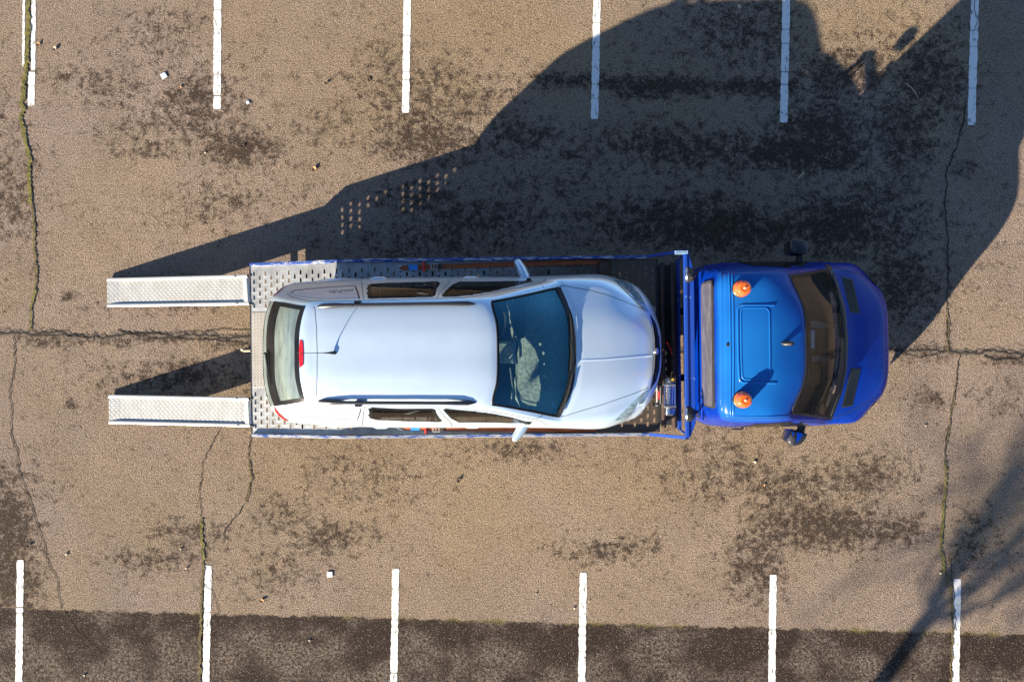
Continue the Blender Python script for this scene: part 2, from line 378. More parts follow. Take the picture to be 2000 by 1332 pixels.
for b in [(385, 195, 90, 70, .74), (465, 290, 85, 40, .9), (360, 240, 130, 60, .62), (330, 75, 90, 90, .42), (220, 170, 110, 40, .5),
          (300, 290, 70, 22, .66), (420, 400, 140, 50, .42), (20, 410, 60, 60, .66), (10, 300, 60, 200, .42),
          (840, 270, 130, 60, .8), (830, 180, 150, 90, .52), (900, 200, 130, 60, .55), (650, 250, 90, 50, .5), (760, 120, 60, 60, .42),
          (820, 390, 90, 40, .8), (930, 430, 160, 60, .66), (1020, 270, 90, 40, .72), (870, 470, 200, 40, .6),
          (1150, 160, 140, 16, .85), (1290, 170, 110, 26, 1), (1450, 60, 130, 90, .66), (1480, 170, 110, 24, .9), (1330, 290, 190, 50, .75),
          (1600, 250, 110, 70, .85), (1560, 300, 160, 45, 1), (1760, 250, 90, 90, .8), (1650, 150, 130, 60, .75), (1800, 160, 90, 120, .72),
          (1300, 430, 200, 60, .85), (1400, 450, 220, 50, .95), (1650, 440, 190, 70, .85), (1760, 560, 90, 80, .8), (1700, 390, 90, 50, .7),
          (1100, 360, 160, 40, .5), (1610, 1030, 150, 45, .92), (1560, 950, 130, 60, .66), (1680, 930, 110, 60, .60), (1750, 1040, 80, 30, .82),
          (1480, 1100, 60, 80, .7), (1420, 930, 140, 60, .5), (1180, 1075, 90, 26, .66), (1250, 1060, 60, 20, .6), (1000, 880, 110, 26, .62),
          (640, 1050, 90, 40, .72), (560, 1120, 80, 50, .45), (300, 1090, 100, 26, .55), (370, 1040, 80, 30, .66), (550, 1010, 60, 40, .5),
          (15, 1040, 55, 120, 1), (25, 1130, 60, 70, 1), (0, 960, 40, 60, .8), (340, 740, 160, 40, .62), (360, 720, 80, 30, .6),
          (130, 580, 12, 9, .95), (138, 790, 13, 11, .98), (1830, 780, 50, 30, .55), (1800, 690, 60, 18, .75), (1980, 700, 60, 14, .8),
          (260, 665, 240, 12, .62), (75, 662, 40, 14, .9), (450, 672, 50, 12, .85), (1400, 880, 60, 60, .45), (700, 930, 150, 70, .40),
          (1950, 780, 60, 40, .42), (1900, 1050, 60, 60, .5), (600, 560, 120, 60, .3), (150, 150, 120, 14, .6), (800, 150, 400, 10, .42),
          (330, 600, 120, 16, .5), (1120, 300, 80, 40, .6), (1880, 330, 40, 20, .5)]: blob(*b)
v = np.stack([XX, YY, np.zeros_like(XX)], -1).reshape(-1, 3)
idx = np.arange(nx*ny).reshape(nx, ny)
f = np.stack([idx[:-1, :-1], idx[1:, :-1], idx[1:, 1:], idx[:-1, 1:]], -1).reshape(-1, 4)
me = bpy.data.meshes.new('ground'); me.from_pydata(v.tolist(), [], f.tolist())
OL = np.zeros_like(XX)
for cx, cy, rx, ry in ((850, 900, 420, 170), (1350, 930, 300, 130), (900, 90, 330, 150), (1700, 60, 200, 90), (560, 620, 160, 60)):
    OL = np.maximum(OL, np.exp(-(((PX-cx)/rx)**2+((PY-cy)/ry)**2)*.9))
at2 = me.attributes.new('olive', 'FLOAT', 'POINT'); at2.data.foreach_set('value', OL.reshape(-1).astype(np.float32))
at = me.attributes.new('stain', 'FLOAT', 'POINT'); at.data.foreach_set('value', ST.reshape(-1).astype(np.float32))
gr = bpy.data.objects.new('ground', me); COL.objects.link(gr); gr['kind'] = 'structure'
m = bpy.data.materials.new('weathered_asphalt'); m.use_nodes = True; me.materials.append(m)
n = m.node_tree.nodes; L = m.node_tree.links; B = n['Principled BSDF']
tc = n.new('ShaderNodeTexCoord').outputs['Object']
def noi(scale, det=6, rough=.6, vec=None, dist=0):
    t = n.new('ShaderNodeTexNoise'); t.inputs['Scale'].default_value = scale; t.inputs['Detail'].default_value = det
    t.inputs['Roughness'].default_value = rough; t.inputs['Distortion'].default_value = dist
    L.new(vec or tc, t.inputs['Vector']); return t.outputs['Fac']
def mth(op, a, b=None, c=None, clamp=False):
    q = n.new('ShaderNodeMath'); q.operation = op; q.use_clamp = clamp
    for i, vv in enumerate((a, b, c)):
        if vv is None: continue
        if isinstance(vv, (int, float)): q.inputs[i].default_value = vv
        else: L.new(vv, q.inputs[i])
    return q.outputs[0]
def rng_(x, a, b, c=0, d_=1):
    r = n.new('ShaderNodeMapRange'); L.new(x, r.inputs[0])
    for i, vv in enumerate((a, b, c, d_)): r.inputs[i+1].default_value = vv
    return r.outputs[0]
def mix(fac, a, b, mode='MIX'):
    x = n.new('ShaderNodeMix'); x.data_type = 'RGBA'; x.blend_type = mode
    if isinstance(fac, (int, float)): x.inputs[0].default_value = fac
    else: L.new(fac, x.inputs[0])
    for i, vv in ((6, a), (7, b)):
        if isinstance(vv, tuple): x.inputs[i].default_value = (*vv, 1)
        else: L.new(vv, x.inputs[i])
    return x.outputs[2]
A = n.new('ShaderNodeAttribute'); A.attribute_name = 'stain'
sep = n.new('ShaderNodeSeparateXYZ'); L.new(tc, sep.inputs[0])
A2 = n.new('ShaderNodeAttribute'); A2.attribute_name = 'olive'
hue = rng_(mth('ADD', mth('MULTIPLY', A2.outputs['Fac'], -.30), noi(.5, 3)), .22, .60)
base = mix(hue, (.266, .200, .137), (.254, .197, .167))
base = mix(rng_(noi(.22, 3), .38, .62), base, mix(1.0, base, (1.10, 1.09, 1.06), 'MULTIPLY'))
base = mix(rng_(noi(1.6, 7), .35, .7), base, mix(1.0, base, (.86, .85, .84), 'MULTIPLY'))
# patches: density from the field, broken up by two noises
pn = mth('ADD', mth('ADD', mth('MULTIPLY', noi(7.5, 6, .60, dist=.4), .42), mth('MULTIPLY', noi(19, 4, .6, dist=.3), .30)), mth('MULTIPLY', noi(48, 4, .65), .28))
pn = rng_(pn, .39, .61)
dens = mth('ADD', mth('MULTIPLY', A.outputs['Fac'], .86), mth('MULTIPLY', rng_(noi(.8, 4), .42, .62), .13))
mask = rng_(mth('ADD', dens, mth('MULTIPLY', pn, 1.0)), .77, 1.24)
mott = mth('MULTIPLY', rng_(noi(15, 7, .7), .54, .66), rng_(noi(1.1, 4), .42, .60))
base = mix(mth('MULTIPLY', mott, .55), base, (.09, .065, .050))
base = mix(mth('MULTIPLY', mask, .92), base, (.040, .026, .019))
# older darker strip along the lower row of bays
ln = mth('ADD', mth('ADD', sep.outputs[1], mth('MULTIPLY', sep.outputs[0], .0257)), 3.725)
ln = mth('ADD', ln, mth('MULTIPLY', mth('SUBTRACT', noi(7, 5), .5), .14))
below = rng_(ln, .012, -.012)
rev = rng_(mth('ADD', noi(1.6, 6, .6), mth('MULTIPLY', rng_(ln, -.2, -1.0), .16)), .50, .66)
rev = mth('MULTIPLY', rev, rng_(noi(26, 4), .38, .6))
old = mix(rev, (.036, .024, .019), (.175, .138, .115))
base = mix(below, base, old)
# moss on that joint
mossl = mth('MULTIPLY', rng_(mth('ABSOLUTE', ln), .045, .0), rng_(noi(2.2, 5), .52, .62))
base = mix(mth('MULTIPLY', mossl, .7), base, (.15, .125, .035))
# aggregate
vor = n.new('ShaderNodeTexVoronoi'); vor.inputs['Scale'].default_value = 100; L.new(tc, vor.inputs['Vector'])
sp = n.new('ShaderNodeSeparateColor'); L.new(vor.outputs['Color'], sp.inputs[0])
fine = noi(58, 4, .7)
base = mix(1.0, base, mix(rng_(fine, .38, .63), (.40, .38, .37), (1.44, 1.42, 1.40)), 'MULTIPLY')
base = mix(rng_(sp.outputs[0], .91, 1.0, 0, .34), base, (.46, .42, .38))
base = mix(rng_(sp.outputs[1], .90, 1.0, 0, .55), base, (.06, .05, .045))
L.new(base, B.inputs['Base Color'])
B.inputs['Roughness'].default_value = .92; B.inputs['Specular IOR Level'].default_value = .14
hgt = mth('ADD', mth('MULTIPLY', fine, 1.0), mth('MULTIPLY', vor.outputs['Distance'], -.45))
hgt = mth('ADD', hgt, mth('MULTIPLY', noi(5, 3), .8))
bp = n.new('ShaderNodeBump'); bp.inputs['Strength'].default_value = 1.0; bp.inputs['Distance'].default_value = .019
L.new(hgt, bp.inputs['Height']); L.new(bp.outputs[0], B.inputs['Normal'])

# painted bay lines
def paint_mat():
    m = mat('white_road_paint', (.62, .62, .61), .6, 0, noise=((.17, .155, .145), 14, .56, .64, (1.6, .6, 1)), bump=(45, .35, .004))
    return m
M['roadpaint'] = paint_mat()
GRIT = random.Random(11)
def bay_line(x0, y0, x1, y1, wpx, gaps, name='parking_line'):
    mb = MB(); cuts = [0]+sorted(gaps)+[1]
    Lpx = math.hypot(x1-x0, y1-y0); ux, uy = (x1-x0)/Lpx, (y1-y0)/Lpx
    for a, b in zip(cuts, cuts[1:]):
        gw = GRIT.choice((.25, .5, 1.2)); ga = 0 if a == 0 else gw; gb = 0 if b == 1 else .4
        s0, s1 = a*Lpx+ga, b*Lpx-gb; k = max(3, int((s1-s0)/5)); L_, R_ = [], []
        for i in range(k+1):
            t = s0+(s1-s0)*i/k; sh = (1.2 if i in (0, k) else 0); j = (0 if i in (0, k) else 1)
            cx, cy = x0+ux*t, y0+uy*t
            l = wpx/2-sh+j*GRIT.uniform(-.9, .5); r = wpx/2-sh+j*GRIT.uniform(-.9, .5)
            L_.append(W(cx+uy*l, cy-ux*l)+Vector((0, 0, .004))); R_.append(W(cx-uy*r, cy+ux*r)+Vector((0, 0, .004)))
        nn = len(L_); mb.add(L_+R_, [(i, i+1, nn+i+1, nn+i) for i in range(nn-1)])
    o = part(name, mb, 'roadpaint', smooth=False); o['kind'] = 'structure'; return o
def rg(n_, extra=()): return [GRIT.uniform(.02, .70) for _ in range(n_)]+list(extra)
EXT = -620
for i, (xt, xe, ye, wd) in enumerate([(425, 424, 214, 15), (795.5, 792, 221, 15), (1166, 1161, 233, 15), (1535.5, 1530.5, 240, 15.5), (1904, 1897, 245, 16)]):
    xs0 = xt+(xt-xe)/ye*620; T = ye+620
    gaps = [(620+g)/T for g in [(20, 58, 147, 187), (70, 141, 156), (45, 93, 165, 193), (58, 86, 141, 165), (60, 92, 173)][i]]+rg(9)
    bay_line(xs0, EXT, xe, ye, wd, gaps)
bay_line(70, -600, 65, 138, 9, rg(9)); bay_line(52, -600, 46, 131, 5, rg(9)); bay_line(62.5, 141, 61, 207, 14, [.4])
for i, (x0, y0, x1, wd) in enumerate([(40, 1093, 37, 14), (407, 1104, 402, 14), (773, 1110, 769, 14), (1139, 1118, 1136, 14.5), (1510, 1122, 1507, 14.5), (1870, 1130, 1866, 14.5)]):
    T = 1960-y0; xe = x0+(x1-x0)/(1332-y0)*T
    gaps = [(g-y0)/T for g in [(1126, 1185, 1197, 1221, 1300), (1195, 1212, 1290), (1208, 1223, 1313), (1223, 1240, 1272, 1319), (1229,), (1229, 1290)][i]]+rg(6, ())[:0]+[GRIT.uniform(.4, .97) for _ in range(7)]
    bay_line(x0, y0, xe, 1960, wd, gaps)

# cracks and moss
M['crack'] = mat('open_crack', (.020, .014, .010), .95, 0, noise=((.05, .036, .026), 30, .45, .7))
M['crumb'] = mat('crumbled_edge', (.14, .108, .085), .95, 0, noise=((.06, .045, .035), 14, .45, .6), bump=(60, .6, .008))
M['moss'] = mat('yellow_green_moss', (.16, .14, .030), .95, 0, noise=((.05, .045, .018), 18, .42, .62), bump=(70, 1, .02))
M['mossdry'] = mat('dry_brown_moss', (.14, .105, .04), .95, 0, noise=((.06, .045, .02), 18, .42, .62), bump=(70, 1, .02))
CR = random.Random(3)
def fract(pts, sp=4, jit=2.2):
    P = []
    for (a, b), (c, d_) in zip(pts, pts[1:]):
        k = max(1, int(math.hypot(c-a, d_-b)/sp)); P += [(a+(c-a)*t/k, b+(d_-b)*t/k) for t in range(k)]
    P.append(pts[-1]); out = []; jx = jy = 0
    for x, y in P:
        jx = jx*.6+CR.uniform(-jit, jit); jy = jy*.6+CR.uniform(-jit, jit); out.append((x+jx, y+jy))
    return out
def strip(pts, w0, w1, z, mb=None, sp=4, jit=2.0, wj=.5):
    mb = mb or MB(); P = fract(pts, sp, jit); L_, R_ = [], []
    for i, (x, y) in enumerate(P):
        a = P[max(0, i-1)]; b = P[min(len(P)-1, i+1)]; t = Vector((b[0]-a[0], b[1]-a[1])); t = t.normalized() if t.length > 0 else Vector((1, 0))
        e = 1 if 0 < i < len(P)-1 else .1
        wd = (w0+(w1-w0)*i/len(P))*e
        l = wd/2*(1+CR.uniform(-wj, wj)); r = wd/2*(1+CR.uniform(-wj, wj))
        L_.append(W(x+t.y*l, y-t.x*l)+Vector((0, 0, z))); R_.append(W(x-t.y*r, y+t.x*r)+Vector((0, 0, z)))
    k = len(L_); mb.add(L_+R_, [(i, i+1, k+i+1, k+i) for i in range(k-1)]); return mb
def crack(pts, w0, w1, jit=1.8): return tag(part('ground_crack', strip(pts, w0, w1, .008, jit=jit), 'crack', smooth=False), kind='structure')
main = [(-300, 640), (0, 651), (60, 654), (110, 647), (150, 654), (200, 657), (260, 650), (330, 657), (400, 655), (440, 660), (495, 655), (700, 670), (1200, 690), (1742, 684), (1770, 690), (1800, 684), (1850, 688), (1900, 692), (1950, 688), (2000, 694), (2300, 700)]
mainp = fract(main, 26, 2.2)
tag(part('crumbled_joint', strip(mainp, 11, 11, .004, jit=2.4, wj=.7), 'crumb', smooth=False), kind='structure')
crack(mainp, 3.4, 3.4, 2.0)
crack([(60, 659), (120, 652), (180, 660)], 2, 2); crack([(230, 646), (300, 660), (420, 664), (487, 672)], 2.4, 2)
crack([(250, 651), (330, 651), (400, 648), (450, 640), (487, 648)], 1.2, 1.4); crack([(1760, 690), (1795, 699), (1850, 688)], 1.6, 1)
crack([(1920, 694), (1945, 703), (1985, 700), (2010, 690)], 3, 3); crack([(1812, 672), (1822, 668), (1830, 682)], 1, 1)
crack([(27, 656), (30, 700), (20, 760), (22, 800), (22, 850), (32, 885), (36, 915), (55, 965), (70, 1010), (92, 1085), (113, 1135), (122, 1190)], 1.8, 1.5)
crack([(122, 1190), (150, 1230), (190, 1270), (215, 1320)], 1.2, .8)
crack([(432, 838), (412, 870), (396, 905), (391, 960), (393, 1010)], 1.6, 1.4)
crack([(489, 850), (486, 895), (492, 930), (480, 980), (462, 1005), (440, 1035), (437, 1062)], 2, 1.4)
crack([(1886, 200), (1880, 235), (1870, 280), (1850, 330), (1845, 400), (1850, 480), (1850, 560), (1848, 600), (1850, 650), (1850, 686)], 2.8, 2.2)
crack([(1873, 690), (1868, 740), (1858, 800), (1847, 860), (1846, 920)], 2.2, 1.8)
crack([(398, 1140), (412, 1152), (425, 1180), (430, 1200)], 1, 1); crack([(1855, 1090), (1862, 1160), (1866, 1232)], 1.6, 1.4)
crack([(1907, -60), (1903, 25), (1911, 45), (1898, 66)], 1.2, 1.2)
def moss(pts, w0, w1, m_='moss', jit=1.6):
    return tag(part('moss', strip(pts, w0, w1, .012, sp=2.6, jit=jit, wj=.65), m_, smooth=False), kind='stuff')
moss([(57, -300), (55, 0), (54, 60), (52, 130), (47, 170), (44, 215), (40, 232), (48, 265), (57, 300), (57, 350), (62, 400)], 10, 6)
moss([(62, 400), (66, 430), (67, 480), (72, 530), (70, 560)], 5, 4, 'mossdry'); moss([(70, 560), (62, 600), (62, 648)], 5, 3)
moss([(393, 1010), (396, 1060), (397, 1095)], 5, 4); moss([(397, 1095), (394, 1160), (392, 1240), (390, 1345)], 4, 5, 'mossdry')
moss([(1846, 900), (1845, 960), (1843, 1000), (1838, 1060), (1841, 1090), (1848, 1120)], 4, 6); moss([(1848, 1120), (1858, 1160), (1860, 1230), (1856, 1340)], 5, 3, 'mossdry')
moss([(487, 900), (491, 935), (480, 985)], 2, 2, 'mossdry'); moss([(1850, 605), (1852, 640), (1850, 690)], 2.5, 2.5, 'mossdry')
moss([(1868, 740), (1858, 800), (1847, 870)], 2, 2.5, 'mossdry')
# ------------------------------------------------------------------ litter
def leaf(px, py, size, ang, m_, label, name='fallen_leaf', cat='leaf', curl=.35, pts=7):
    r = random.Random(int(px*31+py)); c = W(px, py); mb = MB(); a = math.radians(ang); q = size*.85/S/2; rows = []
    for i in range(6):
        t = i/5*2-1; hw_ = math.sqrt(max(0, 1-t*t))*.55*(1+r.uniform(-.3, .3))+.04
        rows.append([Vector((t*q, s_*hw_*q, .006+abs(s_)*q*curl+r.uniform(0, .25)*q+q*.25*t*t)) for s_ in (-1, -.4, .4, 1)])
    rows = [[Vector((p.x*math.cos(a)-p.y*math.sin(a), p.x*math.sin(a)+p.y*math.cos(a), p.z))+c for p in r_] for r_ in rows]
    mb.grid(rows); lo = [[p-Vector((0, 0, .003)) for p in r_] for r_ in rows]; mb.grid(lo)
    return tag(part(name, mb, m_, origin=c, smooth=False), label, cat)
def slab(px, py, size, ang, m_, label, name, cat):
    c = W(px, py); a = math.radians(ang); q = size/S/2; mb = MB()
    pts_ = [(-1, -1), (1.05, -.95), (.95, 1), (-.98, 1.05)]
    mb.prism([(c.x+(x*math.cos(a)-y*math.sin(a))*q, c.y+(x*math.sin(a)+y*math.cos(a))*q) for x, y in pts_], .006, .016)
    return tag(part(name, mb, m_, origin=c, smooth=False, bevel=.003), label, cat)
slab(320.5, 149, 11, 30, 'litter', 'bluish white square scrap lying tilted between the first two upper bay lines', 'paper_scrap', 'litter')
slab(644.5, 1121, 10.5, 1, 'paper', 'white square scrap lying above the dark strip near the lower bay lines', 'paper_scrap', 'litter')
slab(484.5, 201, 6, 20, 'litter', 'tiny pale scrap beside the end of the second upper bay line', 'paper_scrap', 'litter')
leaf(76, 88, 11, 80, 'leaf', 'small orange leaf right of the mossy upper left bay line')
leaf(108, 97, 12, 60, 'leafpale', 'pale twiggy leaf right of the orange leaf at upper left')
leaf(353, 172, 8, 130, 'leaf', 'small tan leaf just below the bluish scrap')
leaf(638, 163, 9, 20, 'leafdark', 'dark leaf midway between the second and third upper bay lines')
leaf(614, 331, 13, 60, 'leaf', 'curled orange leaf above the long shadow of the ramp')
leaf(400, 300, 7, 0, 'leafpale', 'pale speck of leaf in the dark stain at upper left')
leaf(475, 286, 9, 30, 'leafdark', 'dark leaf inside the round stain at upper left')
leaf(721, 156, 8, 100, 'leafdark', 'dark leaf just left of the third upper bay line')
leaf(896, 937, 11, 80, 'leafdark', 'dark brown leaf on open ground below the car')
leaf(1472, 903, 10, 10, 'leafpale', 'pale leaf on the ground below the cab mirror')
leaf(1491, 948, 8, 60, 'leaf', 'small orange leaf below the pale leaf under the cab')
leaf(1574, 143, 10, 40, 'leaf', 'rusty orange leaf right of the fifth upper bay line')
leaf(1443, 15, 12, 120, 'leafpale', 'star shaped leaf at the top edge left of the fifth bay line')
leaf(1834, 1120, 9, 50, 'leafpale', 'pale leaf left of the mossy crack at lower right')
leaf(1805, 832, 7, 20, 'leafpale', 'tan speck of leaf right of the cab bonnet corner')
leaf(352, 1073, 7, 10, 'leafpale', 'pale leaf left of the green moss at lower left')
leaf(363, 1111, 9, 50, 'leafpale', 'crumpled pale leaf left of the second lower bay line')
leaf(129, 1084, 9, 80, 'leafpale', 'pale leaf right of the first lower bay line')
leaf(58, 1065, 10, 20, 'leafdark', 'brown leaf above the first lower bay line')
leaf(512, 1172, 12, 5, 'leaf', 'flat tan leaf above the dark strip right of the second lower line')
leaf(1120, 1188, 7, 0, 'leafpale', 'white speck left of the fourth lower bay line')
leaf(1149, 1174, 6, 40, 'leafpale', 'white speck right of the fourth lower bay line')
leaf(1046, 1160, 6, 40, 'leafpale', 'cream speck between the third and fourth lower lines')
leaf(604, 1251, 7, 150, 'leafpale', 'cream leaf in the dark strip between second and third lower lines')
leaf(164, 1319, 9, 30, 'leafpale', 'white leaf in the dark strip at the lower left edge')
leaf(1448, 868, 9, 0, 'leafpale', 'yellowish leaf beside the truck below the headboard') if False else None
gm_ = MB(); GR = random.Random(77)
for i in range(900):
    k = GR.random()
    if k < .25: gx, gy = GR.uniform(0, 2000), 0; gy = 1190+gx*.0245+GR.gauss(0, 7)
    elif k < .45: gx = GR.uniform(0, 2000); gy = (653 if gx < 700 else 688)+GR.gauss(3, 9)
    else: gx, gy = GR.uniform(-50, 2050), GR.uniform(-50, 1380)
    r_ = GR.uniform(.003, .0075)*(1.5 if GR.random() < .06 else 1); c = W(gx, gy); a = GR.uniform(0, 6.3); n0 = len(gm_.v)
    ps = [(c.x+r_*math.cos(a+t)*GR.uniform(.7, 1.3), c.y+r_*math.sin(a+t)*GR.uniform(.7, 1.3), .001) for t in (0, 1.6, 3.1, 4.7)]
    gm_.add(ps+[(c.x+r_*.2, c.y, r_*1.1+.001)], [(0, 1, 4), (1, 2, 4), (2, 3, 4), (3, 0, 4)])
M['grit'] = mat('loose_grit', (.26, .22, .18), .9, 0, noise=((.09, .07, .06), 3, .42, .58))
tag(part('grit', gm_, 'grit', smooth=False), kind='stuff')
def twig(P, r, label):
    pts_ = [W(x, y)+Vector((0, 0, .02)) for x, y in P]
    return tag(part('twig', MB().tube(pts_, [r*(1-.5*i/len(pts_)) for i in range(len(pts_))], 6), 'leafpale', origin=pts_[0]), label, 'twig')
twig([(1770, 166), (1778, 172), (1787, 184), (1792, 193)], .006, 'curved pale twig in the shadow left of the last upper bay line')
twig([(1569, 337), (1563, 344), (1558, 350)], .008, 'short straight pale twig in the shadow above the cab')

# ------------------------------------------------------------------ tow truck
truck = root('tow_truck', TL(2.5, 0, 0), 'blue flatbed recovery truck carrying a silver estate car', 'tow truck')
# deck tracks with slotted holes
def track(sgn):
    mb = MB(); y0, y1 = .476, 1.054; pc, pr = .0787, .0995; hx, hy = .0125, .030; x = 0; c = 0; nA = 12
    def ring(cx, cy, g=0): # slot outline, 12 points
        o = []
        for k in range(nA):
            a = 2*math.pi*(k+.5)/nA; xx = math.cos(a)*(hx+g); yy = math.sin(a)*(hx+g)
            o.append((cx+xx, cy+yy+(hy-hx if yy > 0 else -(hy-hx))))
        return o
    def outer(cx, cy):
        o = []
        for k in range(nA):
            a = 2*math.pi*(k+.5)/nA; ca, sa = math.cos(a), math.sin(a); m_ = max(abs(ca), abs(sa))
            o.append((cx+ca/m_*pc/2, cy+sa/m_*pr/2))
        return o
    def P(x_, y_, z_): return TL(x_, sgn*y_, DZ(x_)+z_)
    while x < 5.02:
        even = c % 2 == 0
        cy = [.558+pr*k for k in range(5)] if even else [.608+pr*k for k in range(4)]
        cx = x+pc/2
        lo, hi = cy[0]-pr/2, cy[-1]+pr/2
        for a, b in ((y0, lo), (hi, y1)): mb.add([P(x, a, 0), P(x+pc, a, 0), P(x+pc, b, 0), P(x, b, 0)], [(0, 1, 2, 3)])
        for q in cy:
            o = outer(cx, q); r1 = ring(cx, q, .005); r2 = ring(cx, q, 0)
            # square the outer ring: move the 4 diagonal-nearest points to the corners
            for k in (1, 4, 7, 10): o[k] = (cx+math.copysign(pc/2, o[k][0]-cx), q+math.copysign(pr/2, o[k][1]-q))
            vs = [P(*p, 0) for p in o]+[P(*p, .003) for p in r1]+[P(*p, .002) for p in r2]+[P(*p, -.004) for p in r2]
            mb.add(vs, [(j*nA+k, j*nA+(k+1) % nA, (j+1)*nA+(k+1) % nA, (j+1)*nA+k) for j in range(3) for k in range(nA)])
        x += pc; c += 1
    return mb
for s_ in (1, -1): part('deck_track', track(s_), 'galv', truck, angle=25)
cp = MB(); cp.box(0, 1.2, -.474, .474, -.02, .006, lambda x, y, z: TL(x, y, DZ(x)+z)); cp.box(1.2, 5.03, -.474, .474, -.02, .006, lambda x, y, z: TL(x, y, DZ(x)+z)); part('centre_plate', cp, 'tread', truck, bevel=.003, smooth=False)
rv = MB()
for i in range(12):
    for s_ in (1, -1): rv.lathe([(.006, 0), (.005, .004), (.001, .006)], TL(.04+i*.45, s_*.455, DZ(.04+i*.45)+.006), 8)
part('rivet', rv, 'dark', truck)['kind'] = 'stuff'
# side rails
for s_ in (1, -1):
    rl = MB(); prof = [(1.052, -.10), (1.052, .052), (1.058, .060), (1.087, .060), (1.092, .052), (1.092, -.10), (1.08, -.10), (1.06, -.10)]
    G = [[TL(x, s_*(a), DZ(x)+b) for a, b in prof+[prof[0]]] for x in [0, .3, .6, .9, 1.14, 1.2, 1.26]+list(np.linspace(1.5, 4.92, 24))]
    rl.grid(G); rl.add(G[0][:-1], [tuple(range(8))]); rl.add(G[-1][:-1], [tuple(range(8))])
    part('side_rail', rl, 'wornblue' if s_ > 0 else 'wornsilver', truck, angle=30, label='blue deck side rail with chipped paint')
    sk = MB().box(1.25, 4.35, s_*1.02-.01, s_*1.02+.01, .36, .80, TL); part('side_skirt', sk, 'frameblue', truck)
rb = MB().box(-.015, .05, -1.085, 1.085, .30, .525, TL); part('rear_beam', rb, 'steel', truck, bevel=.004, smooth=False)
edge = MB().box(-.022, -.015, -1.085, 1.085, .44, .528, TL); part('rear_edge', edge, 'dark', truck)
hk = MB().tube([W(489, 684.5, .44), W(478, 685, .44), W(473, 683, .44), W(473, 680, .47)], [.016, .017, .022, .018], 10); part('tow_hook', hk, 'leafpale', truck)
part('underrun_bar', MB().tube([TL(.0, -1.0, .215), TL(.0, 1.0, .215)], .024, 10), 'dark', truck)
for yy in (-.5, .5): part('bar_bracket', MB().box(.0, .03, yy-.02, yy+.02, .2, .32, TL), 'dark', truck)
# chassis
for s_ in (1, -1): part('chassis_rail', MB().box(.1, 7.6, s_*.42-.04, s_*.42+.04, .32, .50, TL), 'dark', truck)
part('cross_member', MB().box(.55, .63, -1.0, 1.0, .42, .62, TL), 'dark', truck)
for x in (1.3, 2.1, 2.9, 3.7, 4.4): part('cross_member', MB().box(x, x+.06, -1.0, 1.0, .62, .78, TL), 'dark', truck)
def wheel(T, x, y, r, wd, parent, zc=None):
    zc = r if zc is None else zc; s_ = 1 if y > 0 else -1; ax = (T(x, y+s_, zc)-T(x, y, zc)).normalized(); c = T(x, y, zc)
    w0 = bpy.data.objects.new('wheel', None); COL.objects.link(w0); w0.parent = parent; w0.location = c-wloc(parent); w0.empty_display_size = .1
    part('tyre', MB().lathe([(r*.62, -wd/2), (r*.92, -wd/2), (r, -wd*.36), (r, wd*.36), (r*.92, wd/2), (r*.62, wd/2)], c, 32, ax, False), 'rubber', w0)
    rm = MB().lathe([(r*.62, -wd*.4), (r*.62, wd*.44), (r*.56, wd*.46), (r*.52, wd*.2), (r*.12, wd*.30), (r*.1, wd*.4), (.005, wd*.4)], c, 32, ax)
    part('rim', rm, 'steel', w0)
for x, y in ((2.2, .84), (2.2, -.84)): wheel(TL, x, y, .34, .22, truck)
for s_ in (1, -1): wheel(TL, 6.95, s_*.80, .34, .22, truck)
# gap between deck and headboard
part('cross_tube', MB().tube([TL(5.115, -1.0, .90), TL(5.115, 1.0, .90)], .030, 16), 'rust', truck)
part('cross_tube', MB().tube([TL(5.245, -1.0, .90), TL(5.245, 1.0, .90)], .036, 16), 'rust', truck)
part('deck_lip', MB().box(5.035, 5.065, -1.05, 1.05, .80, .91, TL), 'dark', truck)
part('cross_beam', MB().box(5.31, 5.345, -1.04, 1.04, .74, .83, TL), 'frameblue', truck)
part('drip_tray', MB().box(5.07, 5.31, -1.0, 1.0, .60, .62, TL), 'dark', truck)
part('hose', MB().tube([TL(5.16, .05, .90), TL(5.20, -.05, .93), TL(5.26, -.2, .91), TL(5.26, -.42, .93)], .008, 8), 'tagred', truck)
